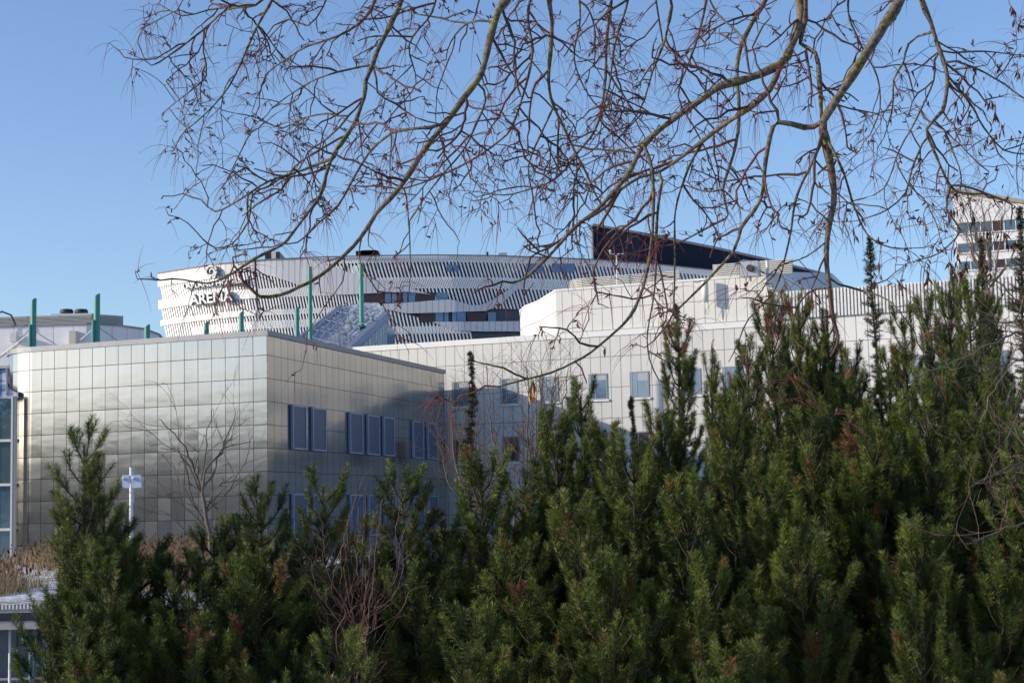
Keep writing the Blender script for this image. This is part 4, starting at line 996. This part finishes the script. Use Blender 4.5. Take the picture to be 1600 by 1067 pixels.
# traced limbs: (points in photo pixels, start width px, end width px, depth at start, depth change, density)
LIMBS = [
 ([(640,-60),(628,0),(616,28),(590,78),(583,100),(572,125),(570,150),(553,194),(534,222),(519,247),(500,306),(481,333),(450,375),(432,388),(400,404),(356,432),(325,443),(286,437)], 10, 3, 6.0, -.3, 1.2),
 ([(519,247),(472,266),(419,284),(375,312),(337,331),(314,312)], 5, 2.5, None, .3, 1.2),
 ([(450,270),(420,290),(394,303),(387,347),(362,381),(337,387),(317,374)], 3.5, 2, None, .2, 1),
 ([(800,-70),(790,0),(778,19),(766,56),(750,116),(725,150),(694,194),(662,234),(631,284),(609,312),(587,334),(565,369),(537,400),(500,431),(465,450),(437,462),(406,464),(394,452)], 15, 4.5, 5.6, -.2, .9),
 ([(687,197),(660,200),(631,203),(610,208),(592,222),(575,240),(553,275),(528,319),(500,344),(465,378),(440,380)], 6, 2.5, None, .3, 1.1),
 ([(769,31),(731,37),(712,56),(700,78),(697,94)], 4, 2, None, .3, 1),
 ([(725,39),(687,28),(647,22),(620,10)], 3, 1.5, None, .3, 1),
 ([(750,125),(759,156),(744,194),(725,234),(694,272),(662,312),(640,345)], 4, 2, None, .2, 1.1),
 ([(835,-50),(830,0),(826,31),(833,78),(822,134),(800,197),(781,219),(737,250),(706,266),(672,281),(631,294),(600,292)], 6, 2, 6.3, .2, 1.2),
 ([(856,-60),(858,0),(864,37),(862,78),(859,109),(859,140),(866,166),(881,200),(900,241),(916,272),(931,306),(947,331),(960,350)], 8, 2.5, 6.1, .2, 1),
 ([(902,243),(902,285),(903,331),(900,372)], 3, 1.6, None, .2, .9),
 ([(866,166),(844,212),(825,260),(834,312),(838,350)], 4, 2, None, .2, 1.1),
 ([(869,56),(887,75),(906,91),(928,100),(944,128)], 3, 1.6, None, .2, 1),
 ([(955,-50),(955,0),(948,62),(947,125),(941,169),(931,206),(900,244),(869,281),(819,300),(787,306),(760,302)], 6, 2, 6.5, .2, 1.2),
 ([(985,-50),(981,0),(959,72),(953,125),(941,175)], 5, 2.5, 6.4, .1, 1),
 ([(1245,-80),(1247,0),(1250,28),(1234,75),(1219,100),(1172,122),(1125,134),(1100,153),(1069,175),(1037,200),(1006,228),(987,266),(966,294),(935,328),(895,360),(857,402),(825,432),(800,442)], 17, 4, 5.3, -.1, .8),
 ([(1219,103),(1203,140),(1162,175),(1131,194),(1100,219),(1069,244),(1031,269),(1000,278),(970,296)], 10, 4, None, .3, .9),
 ([(1009,234),(1019,266),(1022,331),(1017,392),(1005,450),(985,495),(960,520),(925,550),(900,565),(862,582),(808,596),(780,604)], 6, 3, None, -.3, .7),
 ([(1037,268),(1028,331),(1025,405),(1022,460),(1012,515),(1015,562),(1030,595)], 5, 2, None, -.1, .8),
 ([(1100,219),(1075,262),(1055,330),(1055,400),(1053,465)], 4.5, 2.5, None, .2, .8),
 ([(1430,-90),(1406,0),(1381,41),(1350,91),(1316,144),(1287,191),(1291,219),(1300,281),(1302,317),(1291,376),(1291,415),(1296,450)], 21, 8, 5.0, .1, .5),
 ([(1284,197),(1256,200),(1216,191),(1203,212),(1194,266),(1187,312),(1157,355),(1146,392),(1094,449),(1052,490)], 9, 3, None, .3, 1),
 ([(1287,212),(1269,253),(1247,297),(1240,325),(1229,389),(1210,452),(1170,498)], 5, 2, None, .3, 1.1),
 ([(1294,219),(1316,266),(1321,280),(1336,328),(1358,370),(1392,387),(1425,388)], 5, 2, None, .1, 1.1),
 ([(1262,-40),(1259,0),(1259,31),(1251,69),(1275,84),(1281,125),(1284,187)], 9, 6, 5.2, 0, .6),
 ([(1436,-60),(1440,0),(1456,37),(1469,81),(1481,119),(1472,175),(1447,203),(1462,244),(1484,291),(1506,303),(1537,303)], 10, 3, 5.4, .1, .8),
 ([(1450,47),(1419,69),(1412,97),(1397,125),(1394,172),(1381,216)], 4.5, 1.8, None, .2, 1.1),
 ([(1459,81),(1459,125),(1431,187),(1406,234),(1381,294),(1350,310)], 4, 1.8, None, .2, 1),
 ([(1481,119),(1516,162),(1537,200),(1569,234),(1600,241),(1640,250)], 4, 2, None, .2, 1.1),
 ([(1478,91),(1525,106),(1569,131),(1600,153),(1640,165)], 4, 2, None, .2, 1.1),
 ([(1447,212),(1425,266),(1416,300),(1387,328),(1340,345)], 4, 1.8, None, .2, 1.1),
 ([(1469,191),(1487,231),(1503,275),(1500,300)], 3.5, 1.6, None, .2, 1.1),
 ([(1475,84),(1537,81),(1600,87)], 3.5, 1.8, None, .3, 1),
 ([(1200,-50),(1197,0),(1178,31),(1153,94),(1156,187),(1147,244),(1131,297),(1139,336),(1124,347),(1067,377),(1040,384)], 9, 2.5, 5.9, .1, 1),
 ([(1484,291),(1478,330),(1500,360),(1470,395),(1440,405)], 3.5, 2, None, .1, 1),
 ([(440,-60),(425,0),(415,19),(394,59),(378,97),(359,134),(334,166),(303,194)], 6, 2, 6.4, .2, 1.3),
 ([(430,-20),(400,8),(356,16),(319,47),(278,78),(237,103),(222,84)], 5, 2, None, .2, 1.5),
 ([(375,9),(325,16),(284,25),(247,6)], 3.5, 1.8, None, .2, 1.4),
 ([(319,47),(317,81),(322,119),(287,150),(253,178)], 3, 1.6, None, .2, 1.5),
 ([(600,-60),(587,0),(569,31),(528,56),(481,72),(450,91),(416,116),(405,150)], 6, 2, 6.2, .2, 1.5),
 ([(584,100),(544,109),(497,122),(459,144),(425,169)], 4, 1.8, None, .2, 1.5),
 ([(570,150),(544,181),(512,178),(475,184),(441,200),(400,184),(372,178)], 4, 1.8, None, .2, 1.4),
 ([(590,103),(590,144),(619,162),(650,184),(687,194)], 4, 2, None, .2, 1.2),
 ([(544,187),(506,219),(481,237),(466,265),(430,268)], 4, 1.8, None, .2, 1.2),
 ([(633,290),(637,330),(640,380),(642,430)], 3, 1.6, None, .1, .8),
 ([(565,369),(560,400),(570,425),(590,455),(600,480)], 3, 1.6, None, .1, .9),
 ([(540,400),(535,440),(510,475),(480,520)], 2.6, 1.4, None, -.1, .9),
 ([(1172,122),(1160,60),(1120,20),(1100,-20)], 4, 3, None, .3, 1.2),
 ([(1006,228),(960,235),(930,250),(905,262)], 3, 1.6, None, .3, 1.2),
 ([(1050,10),(1040,60),(1020,110),(1000,170),(960,225)], 5, 2, 6.6, .2, 1.3),
 ([(1110,-30),(1095,40),(1075,100),(1060,150),(1090,210),(1110,250)], 5, 2, 6.7, .2, 1.3),
 ([(690,-40),(675,20),(640,70),(650,130),(620,170)], 4, 2, 6.6, .2, 1.4),
 ([(900,-40),(905,30),(895,90),(920,150),(960,190)], 4, 2, 6.8, .2, 1.3),
 ([(1330,-40),(1325,20),(1340,60),(1370,120),(1375,170),(1360,210)], 4, 1.8, 5.9, .2, 1.2),
 ([(1131,297),(1100,300),(1070,290),(1050,300)], 3, 1.5, None, .2, 1.2),
 ([(1291,376),(1260,400),(1220,415),(1190,440)], 3, 1.5, None, .2, 1.2),
 ([(1296,440),(1340,452),(1390,470),(1430,520)], 4, 2, None, -.1, .8),
 ([(1290,445),(1250,470),(1235,540),(1260,600)], 3.5, 1.8, None, -.1, 1),
 ([(520,-40),(505,10),(480,40),(450,30),(420,60)], 4, 1.8, 6.5, .2, 1.4),
 ([(1020,-40),(1030,30),(1045,80),(1110,70)], 4, 1.8, 6.9, .2, 1.4),
]
rngT = np.random.default_rng(21)
def smooth(P, per):
    P = [np.array(p, float) for p in P]; out = []
    Q = [2 * P[0] - P[1]] + P + [2 * P[-1] - P[-2]]
    for i in range(1, len(Q) - 2):
        a, b, c, d_ = Q[i - 1], Q[i], Q[i + 1], Q[i + 2]; n = max(2, int(np.linalg.norm(c - b) / per))
        for k in range(n):
            t = k / n; out.append(.5 * (2 * b + (c - a) * t + (2 * a - 5 * b + 4 * c - d_) * t * t + (3 * b - a - 3 * c + d_) * t ** 3))
    out.append(P[-1]); return np.array(out)
tree = thing('overhanging_tree', (3.6, 6.2, gz(3.6, 6.2)), 'leafless lichened tree whose long drooping limbs and red twigs hang across the sky', 'tree')
TB = np.array([3.6, 6.2, gz(3.6, 6.2) - .1])
tr = NB(); trunk = smooth([TB, TB + [.05, 0, 1.5], TB + [.15, .05, 3.2], TB + [.05, -.1, 4.6], TB + [-.1, 0, 6.0]], .25)
tubeN(tr, trunk, np.linspace(.22, .13, len(trunk)), 14, .5); tr.build('trunk', M_bark, tree, True)
built = []     # (px list, world points, radii)
def nearest(px, py):
    best = None
    for L in built:
        for i in range(len(L[0])):
            d_ = (L[0][i][0] - px) ** 2 + (L[0][i][1] - py) ** 2
            if best is None or d_ < best[0]: best = (d_, L[1][i], L[2][i])
    return best
def twiglets(wood, p, d_, L, r, lvl, down=.02, red=.0):
    """zig-zag twig with budded side twigs and drooping red hair-like shoots"""
    n = max(3, int(L / .034)); P = [np.array(p, float)]; d_ = unit(np.array(d_, float)); ax = unit(rngT.normal(size=3) * [1, .6, 1])
    for k in range(n):
        z = (.36 if k % 2 else -.36); d_ = unit(d_ + np.cross(d_, ax) * z + np.array([0, 0, -down]) + rngT.normal(size=3) * .17); P.append(P[-1] + d_ * (L / n))
    P = np.array(P); rr = np.linspace(r, max(r * .55, .0010), len(P)); rr[1:] *= 1 + .45 * rngT.random(len(P) - 1)
    tubeN(wood, P, rr, 4 if r > .002 else 3, min(.15 + red + .3 * rngT.random() * (lvl + 1) / 3, 1))
    for k in range(1, len(P)):
        if lvl > 0 and rngT.random() < .46:
            dd = unit(P[k] - P[k - 1]); s_ = 1 if k % 2 else -1
            side = unit(np.cross(dd, [0, 1, 0]) * s_ + rngT.normal(size=3) * .35)
            twiglets(wood, P[k], dd * .55 + side * .85, L * (.20 + .36 * rngT.random()) * (1 - .3 * k / len(P)), r * .66, lvl - 1, down * 1.4, red)
        elif lvl == 0 or rngT.random() < .3:
            if rngT.random() < .36:    # bud
                dd = unit(rngT.normal(size=3) * [1, .7, 1]); tubeN(wood, np.array([P[k], P[k] + dd * .006, P[k] + dd * .012, P[k] + dd * .018]), [.0020, .0032, .0026, .0008], 4, .4)
    if lvl <= 1 and rngT.random() < .7:   # thin red shoots
        for _ in range(int(rngT.integers(1, 4))):
            k = int(rngT.integers(max(1, len(P) - 3), len(P))); dd = unit(P[k] - P[k - 1]) + rngT.normal(size=3) * .35; Q = [P[k]]; l_ = .06 + .10 * rngT.random()
            for j in range(4): dd = unit(dd + np.array([0, 0, -.28]) ); Q.append(Q[-1] + dd * l_ / 4)
            tubeN(wood, np.array(Q), [.0011, .0010, .0008, .0006, .0004], 3, .45 + .5 * rngT.random())
SUN_SIDE = np.array([1, 0, 0])
def limb_depth0(i): return LIMBS[i][3]
HUB = trunk[-3]
dryN = NB()
DRY = [dryN]
def dryleaf(p, L, tt):
    d_ = unit(np.array([rngT.normal() * .35, rngT.normal() * .35, -1])); s_ = unit(np.cross(d_, rngT.normal(size=3))); n_ = np.cross(d_, s_); w = L * .13
    V = np.array([p, p + d_ * L * .4 + s_ * w + n_ * w * .5, p + d_ * L, p + d_ * L * .45 - s_ * w + n_ * w * .4, p + d_ * L * .5 - n_ * w * .3])
    DRY[0].add(V, np.array([[0, 1, 4], [1, 2, 4], [2, 3, 4], [3, 0, 4]]), float(np.clip(tt + rngT.normal() * .15, 0, 1)))
for pts_, w0, w1, Y0, dY, dens in LIMBS:
    first = nearest(*pts_[0]) if Y0 is None else None
    Y0_ = Y0 if first is None else float(first[1][1])
    px = smooth([(x, y) for x, y in pts_], 14)
    if Y0 is None: px[0] = px[0]
    n = len(px); f_ = np.linspace(0, 1, n); Ys = Y0_ + dY * f_ + .06 * np.sin(f_ * 7 + len(built))
    jit = np.cumsum(rngT.normal(size=(n, 2)), axis=0); jit -= np.outer(f_, jit[-1]); jit *= .35
    Wd = np.array([np.array(at(px[i][0] + jit[i][0], px[i][1] + jit[i][1], Ys[i])) for i in range(n)])
    if first is not None: Wd[0] = first[1]
    rad = np.array([(w0 + (w1 - w0) * (t ** .8)) / 2 * Y / F for t, Y in zip(f_, Ys)]); rad *= 1 + .09 * rngT.normal(size=n); rad[rngT.random(n) < .12] *= 1.25
    built.append((px, Wd, rad))
    nbk = NB(); full, fr = Wd, rad
    if Y0 is not None:          # carry the limb on, out of the picture, up and over to the trunk
        p0 = Wd[0]; m1 = p0 + (Wd[0] - Wd[2]) / (np.linalg.norm(Wd[0] - Wd[2])) * .5; m2 = np.array([(p0[0] + HUB[0]) / 2, (p0[1] + HUB[1]) / 2, max(p0[2], HUB[2]) + .7 + .15 * abs(p0[0] - HUB[0])])
        hub = trunk[-1 - int(rngT.integers(0, 6))]
        up_pts = smooth([hub, (hub + m2) / 2 + [0, 0, .45], m2, m1, p0], .15)[:-1]
        r0 = rad[0]; rr = np.linspace(r0 * 2.2 + .012, r0, len(up_pts)); full = np.vstack([up_pts, Wd]); fr = np.concatenate([rr, rad])
    tubeN(nbk, full, fr, 8 if w0 > 5 else 6, float(np.clip(.75 - .08 * (8 - w0) * .6, .2, 1)))
    # knots
    tw = nbk; tw.split = (sum(len(t) for t in nbk.T), M_twig); cum = 0; k = 2; side = 1; DRY[0] = NB()
    while k < n - 1:
        cum += np.linalg.norm(Wd[k] - Wd[k - 1])
        if cum > (.080 if px[k][1] < 330 else .13) / dens * (.6 + .8 * rngT.random()):
            cum = 0; dd = unit(Wd[k] - Wd[k - 1]); side = -side if rngT.random() < .7 else side
            sd_ = unit(np.cross(dd, [0, 1, 0]) * side + rngT.normal(size=3) * [.3, .7, .3])
            L = (.08 + .30 * rngT.random() ** 1.5) * (1.0 if w0 > 3.5 else .75) * (1 if px[k][1] < 330 else .7); r_ = min(.0043 * (L / .3) ** .5, rad[k] * .8)
            lowred = .25 if rngT.random() < .12 else 0; rad_k = 1
            twiglets(tw, Wd[k], dd * .7 + sd_ * .8, L, r_, 2, .05, lowred)
            X, Yp = px[k]
            if X > 1290 and rngT.random() < .22 or rngT.random() < .02:
                for _ in range(int(rngT.integers(1, 5))): dryleaf(Wd[k] + sd_ * L * .5 + rngT.normal(size=3) * .02 + [0, 0, -.03], .022 + .02 * rngT.random(), .25)
        k += 1
    twiglets(tw, Wd[-1], unit(Wd[-1] - Wd[-2]), .16, rad[-1] * .9, 2, .05, .1)
    lo = tw.build('branch', M_bark, tree, True)
    if DRY[0].n: DRY[0].build('dry_leaves', M_dry, lo)
def dryclump(px, py, Y, n, s_, tt=.3, L=.036):
    DRY[0] = NB()
    p0 = np.array(at(px, py - s_, Y)); Q = [p0 + [0, 0, .03]]; dd = np.array([rngT.normal() * .5, 0, -1.])
    for j in range(5): dd = unit(dd + rngT.normal(size=3) * .35); Q.append(Q[-1] + dd * (s_ * 2.2 * Y / F / 5 + .006))
    tubeN(DRY[0], np.array(Q), [.0016, .0014, .0012, .001, .0009, .0008], 3, .1)
    for _ in range(n): q = Q[int(rngT.integers(1, 6))]; dryleaf(q, L * (.6 + .6 * rngT.random()), tt)
    DRY[0].build('seed_cluster', M_dry, tree)
for c in ((830, 612, 5.2, 9, 6, .8, .055), (1413, 168, 5.6, 3, 5), (1538, 168, 5.6, 9, 8), (1552, 190, 5.6, 8, 8), (1582, 40, 5.4, 8, 8), (1577, 20, 5.4, 5, 6), (1590, 115, 5.5, 6, 6), (1546, 232, 5.5, 7, 9), (1570, 215, 5.6, 6, 8),
          (1495, 400, 5.5, 8, 7, .15), (1506, 340, 5.5, 7, 8, .15), (1520, 352, 5.5, 7, 8, .15), (1483, 420, 5.5, 7, 7, .15), (1452, 438, 5.5, 9, 8, .25), (1484, 430, 5.5, 10, 7, .2), (1512, 424, 5.5, 10, 9, .2), (1530, 420, 5.5, 12, 10, .2), (1540, 380, 5.6, 10, 12, .2), (1568, 385, 5.6, 9, 8, .2),
          (1386, 352, 5.5, 3, 4), (1400, 365, 5.5, 3, 4, .4), (1330, 366, 5.3, 4, 6), (1436, 354, 5.5, 3, 3), (1117, 548, 5.3, 3, 3), (1380, 435, 5.4, 4, 6), (938, 556, 5.2, 2, 3), (420, 130, 6.2, 3, 3), (1240, 600, 5.4, 4, 10), (1336, 590, 5.4, 4, 6, .6), (1300, 480, 5.3, 6, 12)):
    dryclump(*c)

# ================================================================== bare branches of a bush entering from the right edge
def bare(name, loc, label, cat, stems, mt, twm, lvl=2, seed=1, group=None, scale=1, droop=.0, redn=0, dens=1.0, crown='crown'):
    t_ = thing(name, V3(*loc), label, cat, group); a_ = NB(); b_ = NB()
    for pts_, w0, w1 in stems:
        Wd = smooth([np.array(p, float) for p in pts_], .07 * scale); n = len(Wd); Wd[1:-1] += rngT.normal(size=(n - 2, 3)) * .008 * scale
        rad = np.linspace(w0, w1, n); tubeN(a_, Wd, rad, 6, .3 + .4 * rngT.random()); cum = 0; side = 1
        for k in range(2, n):
            cum += np.linalg.norm(Wd[k] - Wd[k - 1])
            if cum > .11 * scale / dens:
                cum = 0; side = -side; dd = unit(Wd[k] - Wd[k - 1]); sd_ = unit(np.cross(dd, [0, 1, 0]) * side + rngT.normal(size=3) * .5)
                smalltwig(b_, Wd[k], dd * .9 + sd_ * .7 + np.array([0, 0, .2 - droop]), (.15 + .35 * rngT.random()) * scale, max(rad[k] * .5, .0012 * scale), lvl, scale, redn)
    a_.build('stems', mt, t_, True); b_.build(crown, twm, t_); return t_
def smalltwig(nb, p, d_, L, r, lvl, scale, red):
    n = 4; P = [np.array(p, float)]; d_ = unit(d_)
    for k in range(n): d_ = unit(d_ + rngT.normal(size=3) * .14 + np.array([0, 0, .04])); P.append(P[-1] + d_ * L / n)
    P = np.array(P); tubeN(nb, P, np.linspace(r, r * .5, 5), 3, float(np.clip(.3 + red + rngT.normal() * .2, 0, 1)))
    if lvl > 0:
        for k in range(1, 5):
            if rngT.random() < .8: smalltwig(nb, P[k], unit(P[k] - P[k - 1]) + rngT.normal(size=3) * .55, L * (.35 + .3 * rngT.random()), r * .65, lvl - 1, scale, red)
M_btwig = tint_mat('grey_brown_twigs', [(0, (0.07, 0.048, 0.038)), (1, (0.20, 0.15, 0.11))], .7, .2)
M_bstem = tint_mat('grey_stems', [(0, (0.08, 0.065, 0.05)), (1, (0.22, 0.19, 0.15))], .8, .2)
M_rtwig = tint_mat('red_brown_stems', [(0, (0.03, 0.014, 0.012)), (.6, (0.12, 0.06, 0.045)), (1, (0.24, 0.14, 0.10))], .5, .4)
def pp(Y, *q): return [np.array(at(x, y, Y + (i * .05))) for i, (x, y) in enumerate(q)]
# young leafless tree before the steel wall
Y = 40.0
def trunkpts(Y, *q): return [np.array(at(x, y, Y)) for x, y in q]
b0 = at(335, 905, Y); b0 = V3(b0.x, b0.y, ZPv)
bare('young_tree', b0, 'leafless young tree with a spreading vase of branches before the long steel wall', 'tree',
     [(trunkpts(Y, (335, 905), (328, 850), (322, 800), (316, 772)), .065, .05), (trunkpts(Y, (316, 772), (322, 735), (345, 705), (360, 668), (368, 645)), .036, .010), (trunkpts(Y, (318, 780), (305, 740), (290, 700), (262, 665), (248, 655)), .036, .010),
      (trunkpts(Y, (318, 760), (335, 730), (350, 700), (390, 690)), .026, .009), (trunkpts(Y, (314, 750), (320, 710), (325, 670), (330, 640)), .026, .009), (trunkpts(Y, (325, 830), (300, 800), (270, 780), (235, 770)), .026, .009),
      (trunkpts(Y, (322, 800), (355, 770), (380, 720), (395, 680)), .024, .008), (trunkpts(Y, (300, 730), (285, 720), (270, 700), (252, 700)), .02, .008), (trunkpts(Y, (310, 850), (280, 820), (250, 800), (225, 805)), .02, .008)], M_bstem, M_btwig, 2, scale=2.9, dens=1.0)
for px_, sd_, lab in ((742, 4, 'leafless many stemmed shrub around the thin dark spruce spire'), (812, 5, 'leafless pale branched tree left of the big pine mass, before the white wall'), (855, 7, 'leafless upright twiggy tree before the third white wall window')):
    Y = 34 + sd_ * .6; st = []; rr = random.Random(sd_)
    for k in range(9 if sd_ != 7 else 5):
        x1 = px_ + rr.uniform(-70, 70) * (1 if sd_ != 7 else .5); y1 = rr.uniform(570, 680) if sd_ != 4 else rr.uniform(610, 720)
        st.append((trunkpts(Y + rr.uniform(-.6, .6), (px_ + rr.uniform(-8, 8), 850), (px_ + (x1 - px_) * .25, 790), (px_ + (x1 - px_) * .65 + rr.uniform(-8, 8), (y1 + 790) / 2 + 15), (x1, y1)), .035, .008))
    q = at(px_, 850, Y); bare('leafless_tree', V3(q.x, q.y, gz(q.x, q.y)), lab, 'tree', [([np.array((q.x, q.y, gz(q.x, q.y))), np.array(q)], .09, .06)] + st, M_bstem, M_btwig, 2, scale=2.6, dens=1.0)
# birch by the office block
Y = 60; q = at(1548, 470, Y); st = [([np.array((q.x, q.y, 0.)), np.array(q)], .14, .09)]; rr = random.Random(12)
for k in range(9):
    x1 = 1548 + rr.uniform(-55, 60); y1 = rr.uniform(255, 350); st.append((trunkpts(Y + rr.uniform(-1, 1), (1548, 470 + rr.uniform(-60, 30)), (1548 + (x1 - 1548) * .5, (y1 + 470) / 2), (x1, y1)), .05, .01))
bare('birch', V3(q.x, q.y, 0), 'leafless fine twigged birch before the office block, behind the rusty spruce', 'tree', st, M_bstem, M_btwig, 2, scale=3.6, dens=.9)
# red stemmed shrub amid the pines
Y = 8.7; rr = random.Random(2); st = []; q = at(560, 1120, Y)
for (x1, y1, xm, ym) in ((568, 745, 532, 850), (500, 800, 510, 860), (536, 850, 520, 900), (625, 790, 612, 880), (598, 780, 585, 860), (572, 770, 566, 880), (650, 850, 615, 900), (470, 855, 500, 900), (663, 915, 620, 930), (584, 800, 572, 900), (545, 800, 540, 880), (640, 810, 612, 890), (560, 790, 560, 880), (480, 930, 520, 945)):
    st.append((trunkpts(Y + rr.uniform(-.25, .25), (560 + rr.uniform(-12, 12), 1120), (560 + rr.uniform(-25, 25), 1010), (xm, ym + 30), ((x1 + xm) / 2, (y1 + ym) / 2), (x1, y1)), .0042, .0016))
for k in range(11):
    x0 = 560 + rr.uniform(-60, 60); st.append((trunkpts(Y + rr.uniform(-.3, .3), (560, 1120), (x0, 1000), (x0 + rr.uniform(-30, 30), 950), (x0 + rr.uniform(-60, 60), 890 + rr.uniform(-25, 30))), .004, .0015))
bare('red_stemmed_shrub', V3(q.x, q.y, gz(q.x, q.y)), 'bare shrub of thin reddish stems standing among the pines left of centre', 'shrub', [([np.array((q.x, q.y, gz(q.x, q.y))), np.array(q) + [0, 0, .05]], .03, .02)] + st, M_rtwig, M_rtwig, 1, scale=.45, redn=.2, dens=.5)
# grey bare shrub reaching in from the right edge
Y = 7.6; q = at(1720, 760, Y); st = []
for pts_, w in (([(1720, 780), (1660, 560), (1600, 520), (1545, 540), (1480, 570), (1430, 590)], 4), ([(1720, 780), (1650, 600), (1600, 560), (1560, 600), (1530, 660)], 3), ([(1720, 780), (1640, 520), (1590, 470), (1560, 440), (1535, 450)], 3.5),
                ([(1720, 800), (1640, 730), (1590, 725), (1550, 745), (1510, 760)], 4), ([(1720, 850), (1660, 830), (1600, 818), (1550, 835), (1520, 845)], 4), ([(1720, 780), (1640, 640), (1600, 640), (1570, 690)], 3), ([(1720, 780), (1630, 450), (1585, 500), (1540, 500), (1500, 510)], 3)):
    st.append(([np.array(at(x, y, Y - .1 * i)) for i, (x, y) in enumerate(pts_)], w / 2 * Y / F * 1.3, w * .25 * Y / F))
bare('bare_shrub', V3(q.x, q.y, gz(q.x, q.y)), 'grey leafless shrub reaching in over the pines from the right edge', 'shrub', [([np.array((q.x, q.y, gz(q.x, q.y))), np.array(q)], .05, .03)] + st, M_bstem, tint_mat('grey_and_red_twigs', [(0, (0.07, 0.04, 0.035)), (.5, (0.2, .15, .12)), (1, (0.30, 0.06, 0.05))], .7, .2), 2, scale=.62, dens=1.3, redn=.1)

# ================================================================== dry grass on the planted roof
gN = NB(); rg = np.random.default_rng(4)
n = 90000; y = YP + 1.2 + (61 - YP) * rg.random(n) ** 1.3; x = y * rg.uniform(-.325, -.15, n)
cl = np.sin(x * 1.3 + 1) * np.sin(y * .5) + np.sin(x * .37 + y * .21) + rg.normal(size=n) * .45; keep = (cl > -.1) & (y > YP + 3.0); x = x[keep]; y = y[keep]; n = len(x)
h = (.35 + .55 * rg.random(n)) * (.7 + .3 * np.clip(cl[keep], 0, 1.5)); P = np.stack([x, y, np.full(n, ZPv)], 1)
lean = rg.normal(size=(n, 3)) * .30; lean[:, 2] = 1; s_ = rg.normal(size=(n, 3)) * [1, .4, 0]; s_ /= np.linalg.norm(s_, axis=1)[:, None]; w = .006 + .0002 * (y - 30)
tipv = P + lean * h[:, None]; V = np.stack([P - s_ * w[:, None], P + s_ * w[:, None], tipv], 1).reshape(-1, 3)
gN.add(V, (np.arange(n)[:, None] * 3 + [0, 1, 2]), np.repeat(rg.random(n), 3))
nh = 5000; k = rg.integers(0, n, nh); c = tipv[k]; V = np.stack([c + [0, 0, .07], c + [.03, 0, -.02], c + [-.03, 0, -.02]], 1).reshape(-1, 3); gN.add(V, np.arange(nh)[:, None] * 3 + [0, 1, 2], np.repeat(rg.random(nh) * .2, 3))
prop(gN.build('dry_grass', tint_mat('dry_grass', [(0, (0.10, 0.055, 0.035)), (.35, (0.27, 0.19, 0.11)), (1, (0.50, 0.38, 0.22))], .8, .1)), 'dry straw coloured grass and seed heads covering the planted roof', kind='stuff')
# ================================================================== leafless woods added unseen behind the viewer to brown the steel wall's reflection
wN = NB(); n = 8000
ang = rg.uniform(R(100), R(292), n); rad_ = rg.uniform(120, 210, n); x = 10 + rad_ * np.cos(ang); y = 10 + rad_ * np.sin(ang)
ok = ~((y > 0) & (x > -.45 * y - 40)); x = x[ok]; y = y[ok]; n = len(x)
z0 = np.array([gz(a, b) for a, b in zip(x, y)]); h = 8 + 5 * rg.random(n) + 2.0 * np.sin(x * .03); w = 2.2 + 2 * rg.random(n)
for k in range(n):
    m = 5; a = np.arange(m) * 2 * math.pi / m + rg.random() * 6
    r1 = np.stack([x[k] + np.cos(a) * w[k], y[k] + np.sin(a) * w[k], np.full(m, z0[k] + h[k] * .45)], 1); r2 = np.stack([x[k] + np.cos(a) * .25, y[k] + np.sin(a) * .25, np.full(m, z0[k])], 1)
    V = np.vstack([r2, r1, [[x[k], y[k], z0[k] + h[k]]]]); T = []
    for j in range(m): j2 = (j + 1) % m; T += [[j, j2, m + j2], [j, m + j2, m + j], [m + j, m + j2, 2 * m]]
    wN.add(V, np.array(T), float(rg.random()))
prop(wN.build('woods', tint_mat('bare_woods', [(0, (0.15, 0.125, 0.105)), (1, (0.26, 0.22, 0.175))], .9, .1)), 'brown leafless woods added unseen behind the viewer for the steel reflection', kind='stuff')
